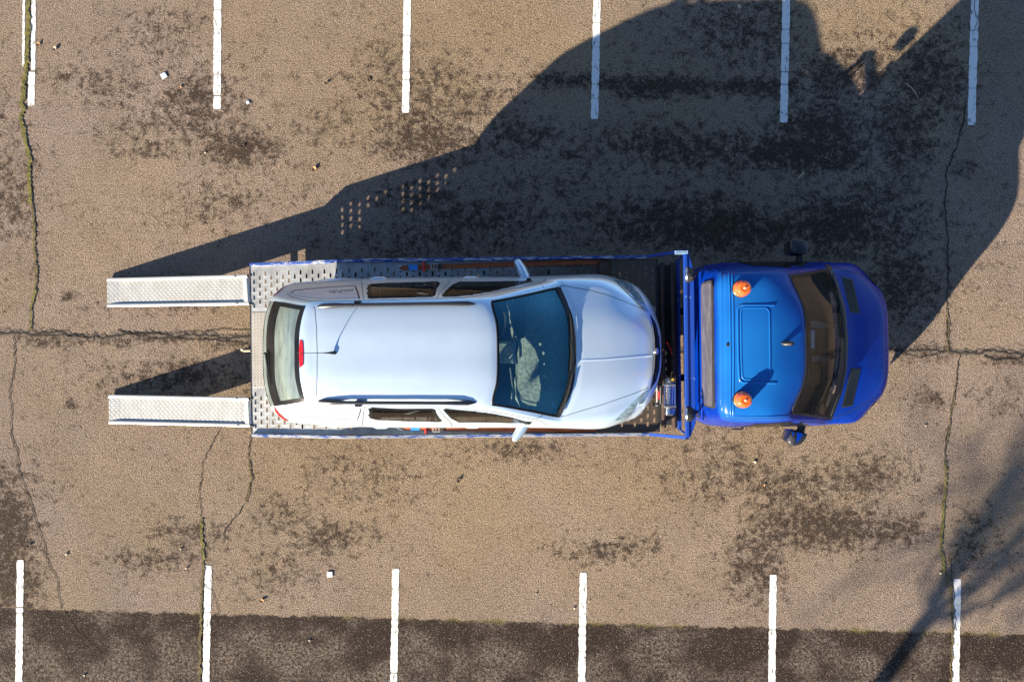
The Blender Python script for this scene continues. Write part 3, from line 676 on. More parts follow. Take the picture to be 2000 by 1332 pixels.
# headboard
hb = bpy.data.objects.new('headboard', None); COL.objects.link(hb); hb.parent = truck; hb.location = TL(5.3, 0, .6)-wloc(truck)
ZT = 1.54
def HP(px, py, z): return W(px, py, z)
bar = MB(); 
yL, yR = TLi(W(1345, 490, ZT))[1], TLi(W(1345, 855, ZT))[1]
bar.box(5.243, 5.283, yR, yL, ZT-.05, ZT, TL); part('top_bar', bar, 'frameblue', hb, bevel=.006, smooth=False)
fl = MB(); q = [TL(5.284, yR+.01, 0), TL(5.300, yR+.01, 0), TL(5.360, yR+.16, 0), TL(5.360, yL-.24, 0), TL(5.300, yL-.01, 0), TL(5.284, yL-.01, 0)]
fl.prism([(p.x, p.y) for p in q], ZT-.09, ZT-.018); part('cab_guard', fl, 'frameblue', hb, bevel=.005, smooth=False)
for s_, yy in ((1, yL), (-1, yR)):
    # side plate rises from the deck rail to the top bar
    a0 = TL(4.93, s_*1.075, DZ(5)+.03); a1 = TL(5.26, s_*abs(yy), ZT-.01)
    pb = MB(); G = []
    for t in np.linspace(0, 1, 6):
        c = a0.lerp(a1, t); w_ = .016
        G.append([c+Vector((dx, dy, dz)) for dx, dy, dz in ((-.022, w_, .0), (.022, w_, -.01), (.022, -w_, -.01), (-.022, -w_, .0), (-.022, w_, .0))])
    pb.grid(G); part('brace', pb, 'frameblue', hb, angle=30)
    pt = MB().tube([TL(5.33, s_*1.03, .78), TL(5.27, s_*(abs(yy)-.02), ZT-.05)], .014, 10); part('post', pt, 'frameblue', hb)
for yy in (): part('post', MB().tube([TL(5.39, yy, .5), TL(5.300, yy, ZT-.08)], .016, 10), 'frameblue', hb)
part('chipped_corner', MB().box(5.15, 5.29, yL-.035, yL+.004, ZT-.048, ZT+.003, TL), 'primer', hb, smooth=False, bevel=.003, label='corner of the headboard worn to pale primer')
# work lamps
for py in (537.5, 808):
    c = W(1342, py, 1.76); ax = Vector((-1, 0, -.25)).normalized(); lp = bpy.data.objects.new('work_lamp', None)
    COL.objects.link(lp); lp.parent = hb; lp.location = c-wloc(hb)
    part('housing', MB().lathe([(.088, .0), (.088, -.012), (.078, -.045), (.055, -.07), (.02, -.082), (.003, -.083)], c+Vector((0, 0, .02)), 24, ax), 'black', lp)
    rib = MB().lathe([(.086, .0), (.082, .014), (.003, .02)], c+Vector((0, 0, .02)), 24, ax)
    part('lens', rib, 'chrome', lp)
    rb_ = MB()
    for k in range(9):
        yy = -.072+.018*k; h = math.sqrt(.085**2-yy**2); rb_.tube([c+Vector((-.018, yy, .02-h)), c+Vector((-.018, yy, .02+h))], .004, 6)
    part('lens_guard', rb_, 'steel', lp); part('bracket', MB().tube([c+Vector((.06, 0, -.02)), c+Vector((.12, .02, -.05)), c+Vector((.13, 0, -.20)), c+Vector((.10, 0, -.36))], .011, 8), 'dark', lp)
    part('cable', MB().tube([c+Vector((.07, -.02, .01)), c+Vector((.14, .05, .02)), c+Vector((.20, .09, -.12))], .007, 6), 'dark', lp)
# winch
wn = bpy.data.objects.new('winch', None); COL.objects.link(wn); wn.parent = truck; wn.location = TL(5.2, -.7, .6)-wloc(truck)
WZ = 1.04
def wp(px, py, z=WZ): return W(px, py, z)
part('mount_plate', MB().box(5.07, 5.30, -.92, -.42, .88, .91, TL), 'dark', wn)
dr = MB(); a, b = wp(1308, 752), wp(1307, 790); pth = [a.lerp(b, t/17) for t in range(18)]
dr.tube(pth, [.058+(.004 if k % 2 else 0) for k in range(18)], 20); part('cable_drum', dr, 'chrome', wn)
for px_ in (1297.5, 1318.5): part('tie_bar', MB().tube([wp(px_, 750, 1.10), wp(px_, 795, 1.10)], .008, 8), 'chrome', wn)
part('end_flange', MB().box(0, .13, -.012, .012, -.07, .07, lambda x, y, z: wp(1296.5, 751)+Vector((x, y, z))), 'steel', wn, bevel=.003)
part('end_flange', MB().box(0, .14, -.012, .012, -.07, .07, lambda x, y, z: wp(1296, 793)+Vector((x, y, z))), 'steel', wn, bevel=.003)
part('gear_housing', MB().tube([wp(1307, 737), wp(1307, 740), wp(1307, 748), wp(1307, 750)], [.045, .065, .065, .05], 18), 'steel', wn)
part('motor', MB().tube([wp(1307, 795), wp(1307, 797), wp(1307, 809), wp(1307, 811)], [.05, .066, .066, .05], 20), 'chrome', wn)
part('control_box', MB().box(-.035, .035, -.03, .03, 0, .05, lambda x, y, z: wp(1313, 741, 1.10)+Vector((x, y, z))), 'dark', wn, bevel=.004)
part('warning_sticker', MB().box(-.012, .012, -.012, .012, .05, .054, lambda x, y, z: wp(1312, 741, 1.10)+Vector((x, y, z))), mat('yellow_sticker', (.6, .4, .02), .5, noise=((.5, .32, .02), 20, .4, .6)), wn)
loops = MB()
for k in range(5):
    y0_ = 757+k*6.5; loops.tube([wp(1299+k, y0_, 1.09), wp(1305, y0_+3, 1.105), wp(1315-k, y0_-1, 1.09)], .005, 6)
part('loose_cable', loops, 'chrome', wn)
part('fairlead', MB().tube([wp(1283.5, 757, .92), wp(1283.5, 786, .92)], .012, 12), 'alu', wn)
part('fairlead', MB().tube([wp(1290, 754, .92), wp(1290, 789, .92)], .010, 12), 'steel', wn)
part('lever', MB().tube([wp(1287, 764, .96), wp(1287, 779, .96)], .011, 10), 'tagred', wn)
for py_ in (755, 791): part('bolt', MB().lathe([(.018, 0), (.016, .012), (.004, .016)], wp(1281.5, py_, .92), 12), 'chrome', wn)
part('pull_rod', MB().tube([wp(1275, 762, .90), wp(1283, 762, .90)], .008, 8), 'chrome', wn)
part('fairlead_frame', MB().box(-.05, .05, -.17, .17, -.06, -.02, lambda x, y, z: wp(1285, 773, .92)+Vector((x, y, z))), 'dark', wn)

# ---- cab
TL = TLcab
def row(xs_, ys_, zs_): return [(x, y, z) for x, y, z in zip(xs_, ys_, zs_)]
cab_rows = [
 row([5.46, 5.46, 5.46, 5.48, 5.53, 5.60, 5.60, 5.60], [0, .38, .66, .80, .90, .945, .95, .94], [.45]*8),
 row([5.45, 5.45, 5.45, 5.47, 5.52, 5.60, 5.62, 5.62], [0, .38, .66, .80, .895, .95, .965, .95], [1.30, 1.30, 1.30, 1.30, 1.28, 1.05, .80, .45]),
 row([5.44, 5.44, 5.445, 5.47, 5.52, 5.62, 5.64, 5.64], [0, .38, .64, .74, .87, .955, .965, .95], [2.10, 2.10, 2.09, 2.05, 1.55, 1.10, .80, .45]),
 row([5.455, 5.455, 5.46, 5.49, 5.56, 5.66, 5.68, 5.68], [0, .38, .66, .755, .895, .962, .97, .95], [2.255, 2.255, 2.235, 2.19, 1.56, 1.10, .80, .45]),
 row([5.50, 5.50, 5.51, 5.54, 5.62, 5.72, 5.72, 5.72], [0, .38, .68, .765, .91, .965, .97, .95], [2.315, 2.31, 2.285, 2.235, 1.56, 1.10, .80, .45]),
 row([5.64, 5.64, 5.64, 5.66, 5.74, 5.8, 5.8, 5.8], [0, .38, .695, .775, .925, .968, .97, .95], [2.345, 2.34, 2.305, 2.25, 1.56, 1.10, .80, .45]),
 row([5.95, 5.95, 5.95, 5.97, 6.0, 6.0, 6.0, 6.0], [0, .38, .705, .785, .93, .97, .97, .95], [2.335, 2.33, 2.29, 2.23, 1.55, 1.10, .80, .45]),
 row([6.26, 6.245, 6.17, 6.19, 6.3, 6.3, 6.3, 6.3], [0, .38, .705, .785, .93, .97, .97, .95], [2.255, 2.25, 2.21, 2.16, 1.53, 1.10, .80, .45]),
 row([6.352, 6.332, 6.215, 6.252, 6.47, 6.47, 6.47, 6.47], [0, .38, .722, .793, .93, .97, .97, .95], [2.218, 2.21, 2.168, 2.11, 1.505, 1.10, .80, .45]),
 row([6.37, 6.35, 6.23, 6.27, 6.5, 6.5, 6.5, 6.5], [0, .38, .725, .795, .93, .97, .97, .95], [2.20, 2.19, 2.15, 2.095, 1.50, 1.10, .80, .45]),
 row([6.75, 6.73, 6.60, 6.64, 6.72, 6.72, 6.72, 6.72], [0, .40, .79, .845, .932, .97, .97, .95], [1.83, 1.825, 1.76, 1.70, 1.46, 1.10, .80, .45]),
 row([7.09, 7.06, 6.95, 6.96, 6.97, 6.97, 6.97, 6.97], [0, .42, .85, .89, .935, .97, .97, .95], [1.46, 1.455, 1.37, 1.34, 1.28, 1.10, .80, .45]),
 row([7.20, 7.17, 7.05, 7.05, 7.07, 7.07, 7.07, 7.07], [0, .42, .84, .89, .935, .965, .97, .95], [1.40, 1.395, 1.33, 1.30, 1.24, 1.08, .80, .45]),
 row([7.46, 7.44, 7.34, 7.34, 7.34, 7.34, 7.34, 7.34], [0, .42, .80, .87, .925, .955, .96, .94], [1.30, 1.29, 1.23, 1.20, 1.15, 1.03, .80, .45]),
 row([7.72, 7.705, 7.645, 7.575, 7.515, 7.48, 7.48, 7.48], [0, .44, .645, .72, .83, .91, .93, .92], [1.165, 1.155, 1.11, 1.09, 1.05, .98, .80, .45]),
 row([7.78, 7.765, 7.71, 7.635, 7.575, 7.53, 7.52, 7.52], [0, .44, .645, .715, .81, .88, .91, .90], [1.05, 1.045, 1.01, .99, .96, .91, .78, .45]),
 row([7.81, 7.795, 7.74, 7.67, 7.61, 7.56, 7.55, 7.55], [0, .44, .66, .73, .85, .89, .90, .90], [.85, .85, .84, .83, .82, .80, .72, .43]),
 row([7.84, 7.83, 7.76, 7.74, 7.71, 7.68, 7.66, 7.66], [0, .40, .72, .80, .86, .90, .91, .90], [.60, .60, .60, .60, .60, .59, .56, .40]),
 row([7.83, 7.82, 7.75, 7.73, 7.70, 7.67, 7.65, 7.65], [0, .40, .72, .80, .86, .89, .90, .90], [.34, .34, .34, .34, .34, .34, .34, .34]),
]
CAB = Surf(cab_rows, TL, 8, 6)
cab_arch = [(TL(6.95, s_*.95, .36), .42) for s_ in (1, -1)]
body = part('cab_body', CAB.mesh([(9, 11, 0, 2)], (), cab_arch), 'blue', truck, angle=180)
ws = MB(); n_ = len(CAB.G[0]); u0, u1 = 9*8, 11*8; v0, v1 = (7-2)*6, (7+2)*6
ws.grid([[CAB.G[i][j] for j in range(v0, v1+1)] for i in range(u0, u1+1)]); wo = part('windshield', ws, 'cabglass', truck, angle=180)
def border(SF, u0, u1, v0, v1, wd, off=.003, top=None, bot=None):
    """black band inside the edge of a rectangular glass area (u,v dense indices)"""
    mb = MB(); G = SF.G; top = wd if top is None else top; bot = wd if bot is None else bot
    def Pq(u, v):
        i, j = int(u), int(v); fu, fv = u-i, v-j; i2 = min(i+1, len(G)-1); j2 = min(j+1, len(G[0])-1)
        p = G[i][j].lerp(G[i2][j], fu).lerp(G[i][j2].lerp(G[i2][j2], fu), fv)
        nn = (G[i2][j]-G[max(i-1, 0)][j]).cross(G[i][j2]-G[i][max(j-1, 0)]).normalized()
        if nn.z < 0: nn = -nn
        return p+nn*off
    N = 40
    us = [u0+(u1-u0)*k/N for k in range(N+1)]; vs = [v0+(v1-v0)*k/N for k in range(N+1)]
    mb.grid([[Pq(u0+top*t, v) for v in vs] for t in (0, .5, 1)]); mb.grid([[Pq(u1-bot*t, v) for v in vs] for t in (0, .5, 1)])
    us = [u0+top+(u1-u0-top-bot)*k/N for k in range(N+1)]
    mb.grid([[Pq(u, v0+wd*t) for u in us] for t in (0, 1)]); mb.grid([[Pq(u, v1-wd*t) for u in us] for t in (0, 1)])
    return mb
part('windshield_seal', border(CAB, u0, u1, v0, v1, .7, top=1.3, bot=1.6), 'frit', wo)
def seal(SF, u0, u1, v0, v1, r, parent):
    G = SF.G; P = [G[u0][j] for j in range(v0, v1+1)]+[G[i][v1] for i in range(u0+1, u1+1)]+[G[u1][j] for j in range(v1-1, v0-1, -1)]+[G[i][v0] for i in range(u1-1, u0-1, -1)]
    part('rubber_seal', MB().tube(P, r, 8, cap=False), 'black', parent)
seal(CAB, u0, u1, v0, v1, .013, wo)
part('cowl', CAB.patch([(1621, 518), (1634, 545), (1650, 600), (1656, 666), (1653, 720), (1643, 770), (1624, 819), (1612, 819), (1630, 765), (1638, 720), (1641, 666), (1637, 600), (1626, 545), (1610, 517)], .004, 5), 'black', truck)
for P in ([(1612, 790), (1622, 760), (1634, 715), (1638, 680)], [(1643, 660), (1640, 620), (1632, 570), (1622, 535)]):
    q = []
    for i, (x, y) in enumerate(P): h, nn = CAB.hit(x, y); q.append(h+nn*.022)
    wp_ = part('wiper', MB().tube(q, [.012, .010, .010, .006], 6), 'black', truck)
for P in ([(1643, 540), (1665, 546), (1680, 612), (1661, 611)], [(1662, 719), (1681, 719), (1665, 793), (1643, 796)]):
    v_ = part('bonnet_vent', CAB.patch(P, .003, 4), 'black', truck)
    rb_ = MB(); a, b, c, d_ = [Vector(p) for p in P]
    for k in range(1, 22):
        t = k/22; h = [CAB.hit(*(a.lerp(d_, t).lerp(b.lerp(c, t), s_))) for s_ in (.08, .5, .92)]
        rb_.tube([p+nn*.007 for p, nn in h], .0035, 5)
    part('slat', rb_, 'seam', v_)['kind'] = 'stuff'
# rear window, its frame
RW = lambda yy, z: TL(5.435, yy, z)
ya, yb = TLi(W(1388, 553, 1.85))[1], TLi(W(1388, 792, 1.85))[1]
def rrect(y0, y1, z0, z1, r, x, n=5):
    pts_ = []
    for cy, cz, a0 in ((y1-r, z1-r, 0), (y0+r, z1-r, 90), (y0+r, z0+r, 180), (y1-r, z0+r, 270)):
        for k in range(n+1):
            a = math.radians(a0+90*k/n); pts_.append(TL(x, cy+r*math.cos(a), cz+r*math.sin(a)))
    return pts_
fr = MB(); A_ = rrect(yb-.02, ya+.02, 1.555, 2.085, .09, 5.425); B_ = rrect(yb-.02, ya+.02, 1.555, 2.085, .09, 5.47)
k = len(A_); fr.add(A_+B_, [tuple(range(k)), tuple(range(k, 2*k))[::-1]]+[(i, (i+1) % k, k+(i+1) % k, k+i) for i in range(k)])
rwf = part('rear_window', fr, 'rubber', truck)
gl = MB(); A_ = rrect(yb, ya, 1.58, 2.06, .08, 5.420); gl.add(A_, [tuple(range(len(A_)))]); part('pane', gl, 'dusty', rwf)
for y_ in (.93, -.93):
    pass
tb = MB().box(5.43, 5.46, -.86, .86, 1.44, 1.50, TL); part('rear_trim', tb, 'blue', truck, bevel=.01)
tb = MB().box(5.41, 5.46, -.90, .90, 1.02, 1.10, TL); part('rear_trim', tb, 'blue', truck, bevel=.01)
# roof beads
rd = MB()
for P in ([(1424, 531), (1426, 600), (1427, 700), (1427, 812)], [(1430, 531), (1432, 600), (1433, 700), (1432, 812)]): CAB.ribbon(P, .022, mb=rd, raised=.006)
CAB.ribbon([(1409, 532), (1410, 600), (1411, 700), (1410, 812)], .030, mb=rd, raised=.008)
rect = [(1512, 596), (1450, 596), (1444, 598), (1441, 604), (1441, 640), (1442, 700), (1444, 738), (1446, 744), (1451, 747), (1515, 748)]
CAB.ribbon(rect, .028, mb=rd, raised=.008)
rect2 = [(1449, 603), (1447, 610), (1448, 700), (1450, 737), (1455, 741), (1498, 741), (1503, 736), (1504, 700), (1503, 610), (1499, 603), (1494, 601), (1454, 601), (1449, 603)]
CAB.ribbon(rect2, .020, mb=rd, raised=.005)
CAB.ribbon([(1408, 531), (1450, 530), (1500, 528), (1544, 526)], .018, mb=rd, raised=.006); CAB.ribbon([(1408, 811), (1450, 813), (1500, 813), (1544, 812)], .018, mb=rd, raised=.006)
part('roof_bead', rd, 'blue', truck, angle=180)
for P in ([(1412, 528), (1544, 524)], [(1412, 816), (1548, 817)], [(1618, 519), (1650, 528), (1680, 536), (1704, 549)], [(1624, 818), (1655, 806), (1690, 787), (1715, 775)]):
    part('panel_seam', CAB.ribbon(P, .007), 'seam', truck)
# antenna, roof plug
h, nn = CAB.hit(1535, 671); part('aerial', MB().tube([h+Vector((-.05, 0, 0)), h+Vector((-.02, 0, .03)), h+Vector((.03, 0, .045)), h+Vector((.07, 0, .02))], [.012, .026, .028, .014], 12), 'black', truck)
h, nn = CAB.hit(1422, 673); part('roof_plug', MB().lathe([(.02, 0), (.018, .008), (.004, .01)], h, 14), 'black', truck)
# beacons
for px_, py_ in ((1446, 564.5), (1447.5, 780)):
    h, nn = CAB.hit(px_, py_); bc = bpy.data.objects.new('beacon', None); COL.objects.link(bc); bc.parent = truck; bc.location = h-wloc(truck)
    part('base', MB().lathe([(.088, -.02), (.088, .022), (.080, .030), (.02, .03)], h, 28), 'black', bc)
    part('lens', MB().lathe([(.080, .03), (.084, .045), (.078, .052), (.082, .07), (.077, .078), (.079, .105), (.071, .125), (.072, .135), (.056, .146), (.054, .152), (.036, .157), (.030, .150), (.018, .152), (.003, .152)], h, 32), 'orange', bc)
    part('knob', MB().lathe([(.015, .150), (.014, .166), (.003, .169)], h, 14), mat('pale_orange', (.8, .4, .25), .4, noise=((.7, .3, .2), 20, .4, .6)), bc)
# side doors and windows
for s_ in (1, -1):
    T = lambda x, y, z: TL(x, s_*y, z)
    wn_ = MB(); o = .010
    def side(x, z):  # outer skin at given x,z, by a horizontal ray
        a = TL(x, s_*1.4, z); h = CAB.bvh.ray_cast(a, (TL(x, 0, z)-a).normalized()); return h[0] if h[0] else TL(x, s_*.95, z)
    G = [[side(xa+(xb-xa)*t, z)+Vector((0, s_*.004, 0)) for t in np.linspace(0, 1, 8)] for z, xa, xb in ((1.38, 5.85, 6.88), (1.6, 5.85, 6.70), (1.85, 5.85, 6.47), (2.08, 5.87, 6.27))]
    wn_.grid(G); dw = part('side_window', wn_, 'frit', truck)
    sm = MB()
    for P in ([(5.75, .5), (5.75, 1.4), (5.78, 2.15)], [(7.0, .62), (6.98, 1.0), (6.95, 1.33)], [(5.75, .5), (6.5, .48)]):
        R = []
        for (a, b), (c, d_) in zip(P, P[1:]):
            for t in np.linspace(0, 1, 6): p = side(a+(c-a)*t, b+(d_-b)*t)+Vector((0, s_*.002, 0)); R.append([p+Vector((.003, 0, .002)), p-Vector((.003, 0, .002))])
        part('door_gap', MB().grid(R), 'seam', truck)
    p = side(5.93, 1.12); part('door_handle', MB().tube([p+Vector((-.08, s_*.0, 0)), p+Vector((-.04, s_*.035, 0)), p+Vector((.06, s_*.035, 0)), p+Vector((.1, 0, 0))], [(.010, .018)]*4, 8), 'black', truck)
    hl = MB(); G = []
    for z in (.72, .86, 1.0):
        G.append([])
        for yy in (.56, .68, .80, .87):
            a = TL(8.4, s_*yy, z); h = CAB.bvh.ray_cast(a, (TL(7, s_*yy, z)-a).normalized()); G[-1].append((h[0] if h[0] else TL(7.7, s_*yy, z))+Vector((.006, 0, 0)))
    hl.grid(G); part('headlight', hl, 'lens', truck)
gm = MB(); G = []
for z in (.70, .78, .86, .94, 1.0):
    G.append([])
    for yy in np.linspace(-.5, .5, 11):
        a = TL(8.4, yy, z); h = CAB.bvh.ray_cast(a, (TL(7, yy, z)-a).normalized()); G[-1].append(h[0]+Vector((.006, 0, 0)))
gm.grid(G); part('grille', gm, 'black', truck)
bm_ = MB(); yy = np.linspace(-.90, .90, 25)
G = [[TL(7.86-.17*(abs(y)/.9)**3+dx, y, z) for y in yy] for dx, z in ((-.06, .64), (.0, .62), (.02, .5), (.0, .32))]
bm_.grid(G); part('front_bumper', bm_, 'black', truck)
# mirrors
for s_, poly, arm, zz in ((-1, [(1537, 862), (1545, 843), (1549, 839.5), (1556, 840), (1571, 845), (1578, 848), (1574, 858), (1566, 868), (1552, 872), (1544, 869)], [(1566, 826), (1565, 836), (1562, 846)], 1.55),
                          (1, [(1543, 470), (1550, 466), (1572, 468), (1580, 474), (1580, 486), (1576, 496), (1560, 499), (1545, 496)], [(1564, 515), (1563, 505), (1562, 492)], 1.55)):
    mm = bpy.data.objects.new('wing_mirror', None); COL.objects.link(mm); mm.parent = truck; mm.location = W(1560, poly[0][1], zz)-wloc(truck)
    c = sum((Vector(p) for p in poly), Vector((0, 0)))/len(poly); hm = MB(); rings = []
    for z, sc_ in ((zz-.30, .62), (zz-.28, .80), (zz-.15, .95), (zz-.02, .99), (zz, .93), (zz+.012, .80)):
        rings.append([W(*(c+(Vector(p)-c)*sc_), zz)+Vector((0, 0, z-zz)) for p in poly])
    k = len(poly); hm.add([p for r in rings for p in r], [(i*k+j, i*k+(j+1) % k, (i+1)*k+(j+1) % k, (i+1)*k+j) for i in range(5) for j in range(k)]+[tuple(range(k)), tuple(range(5*k, 6*k))])
    part('mirror_housing', hm, mat('glossy_dark_plastic', (.012, .012, .014), .3, 0, coat=.15, noise=((.04, .04, .045), 10, .4, .6)), mm, angle=60)
    part('mirror_arm', MB().tube([W(x, y, zz-.12) for x, y in arm], [.055, .045, .05], 10), 'black', mm)
    if s_ < 0:
        b_ = MB()
        for P in ([(1556, 843), (1567, 847), (1562, 858), (1554, 865), (1555, 853)], [(1546, 846), (1550, 841.5), (1551, 845), (1547, 853)]):
            b_.add([W(*p, zz)+Vector((0, 0, .0145)) for p in P], [tuple(range(len(P)))])
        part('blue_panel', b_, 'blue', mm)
# cab interior
ci = MB().box(5.6, 6.9, -.84, .84, .7, .74, TL); part('cab_floor', ci, 'dark', truck)
ds = MB(); G = []
for x, z in ((6.42, 1.0), (6.45, 1.24), (6.52, 1.30), (6.75, 1.33), (6.93, 1.32)): G.append([TL(x+.10*(1-(abs(y)/.82)**2), y, z) for y in np.linspace(-.82, .82, 17)])
ds.grid(G); part('dashboard', ds, 'brown', truck)
for yy in (.42, 0, -.42):
    se = MB(); se.box(5.72, 6.20, yy-.2, yy+.2, .95, 1.12, TL); se.box(5.60, 5.76, yy-.2, yy+.2, 1.1, 1.75, TL); part('seat', se, 'seat', truck, bevel=.05)
st = MB(); c = TL(6.36, .42, 1.30); ring = [c+Vector((-.10*math.sin(a)*.7, .2*math.cos(a), .2*math.sin(a)*.75)) for a in np.linspace(0, 2*math.pi, 25)]; st.tube(ring, .014, 8, cap=False)
part('steering_wheel', st, 'black', truck)
for P, z in (([(1584, 644), (1591, 645), (1591, 682), (1584, 680)], 1.62), ([(1630, 659), (1635, 659), (1635, 679), (1629, 679)], 1.50)):
    part('paper_note', MB().add([W(*p, z) for p in P]+[W(*p, z-.01) for p in P], [(0, 1, 2, 3), (7, 6, 5, 4), (0, 1, 5, 4), (1, 2, 6, 5), (2, 3, 7, 6), (3, 0, 4, 7)]), 'paper', truck, smooth=False)
part('interior_mirror', MB().tube([W(1584, 715, 1.9), W(1587, 730, 1.9), W(1585, 745, 1.9)], [(.008, .03)]*3, 8), 'chrome', truck)
for P in ([(1584, 627), (1610, 630), (1632, 640), (1610, 642), (1584, 640)], [(1585, 696), (1610, 694), (1634, 695), (1610, 704), (1586, 707)]):
    part('dash_tray', MB().add([W(*p, 1.475) for p in P]+[W(*p, 1.43) for p in P], [tuple(range(5)), tuple(range(5, 10))[::-1]]+[(i, (i+1) % 5, 5+(i+1) % 5, 5+i) for i in range(5)]), 'grey', truck)

TL = TLdeck
# ------------------------------------------------------------------ loading ramps
def ramp(cs, label):
    """cs: four image corners (far top, near top, near bottom, far bottom) on the rails"""
    a, b, c, d_ = W(*cs[0], .045), W(*cs[1], .555), W(*cs[2], .555), W(*cs[3], .045)
    R = root('loading_ramp', (a+d_)/2*Vector((1, 1, 0)) if False else Vector(((a.x+d_.x)/2, (a.y+d_.y)/2, 0)), label, 'ramp', 'aluminium loading ramps hooked on the rear of the deck')
    def P(t, s_, h): # t along, s across
        p = a.lerp(b, t).lerp(d_.lerp(c, t), s_); return p+Vector((0, 0, h))
    wd = (a-d_).length; rw = .036/wd
    tp = MB(); G = [[P(t, s_, -.030*min(1, .25+t*8)) for s_ in np.linspace(rw*.5, 1-rw*.5, 9)] for t in np.linspace(0, .975, 26)]; tp.grid(G)
    lo = [[p-Vector((0, 0, .008)) for p in r] for r in G]; tp.grid(lo); part('tread_plate', tp, 'rampalu', R, smooth=False)
    for s0, s1 in ((0, rw), (1-rw, 1)):
        r_ = MB(); G = []
        for t in np.linspace(0, 1, 12):
            dn = -.012-.075*min(1, t*5)
            G.append([P(t, s0, dn), P(t, s0, -.003), P(t, s0+(s1-s0)*.15, 0), P(t, s1-(s1-s0)*.15, 0), P(t, s1, -.003), P(t, s1, dn), P(t, s0, dn)])
        r_.grid(G); r_.add(G[0][:-1], [tuple(range(6))]); r_.add(G[-1][:-1], [tuple(range(6))]); part('side_rail', r_, 'alu', R, angle=30)
        hl = MB(); q = P(.928, (s0+s1)/2, .001); hl.box(-.028, .0, -.007, .007, -.004, .0015, lambda x, y, z: q+Vector((x, y, z))); hl.box(.008, .024, -.007, .007, -.004, .0015, lambda x, y, z: q+Vector((x, y, z))); part('slot', hl, 'seam', R)
    wl = MB(); G = [[P(t, s_, -.030+.0015) for s_ in np.linspace(rw, 1-rw, 4)] for t in (.222, .227)]; wl.grid(G); part('weld_line', wl, 'alu', R)
    hg = MB(); hg.grid([[P(t, s_, h) for s_ in np.linspace(rw, 1-rw, 4)] for t, h in ((.965, -.018), (.972, -.006), (.995, -.004), (1.008, -.03))]); part('hook_lip', hg, 'alu', R)
    for s_ in (.03, .97): part('hinge_pin', MB().tube([P(1.0, s_, -.03), P(1.022, s_, -.03)], .014, 10), 'dark', R)
    return R
ramp([(208.5, 543.5), (482, 536.5), (486, 595.5), (209, 599.5)], 'silver aluminium ramp hooked on the deck beside the wide ground crack, upper of the pair')
ramp([(212, 771), (485, 776.5), (488, 833.5), (212, 827)], 'silver aluminium ramp hooked on the deck, lower of the pair in the photo')

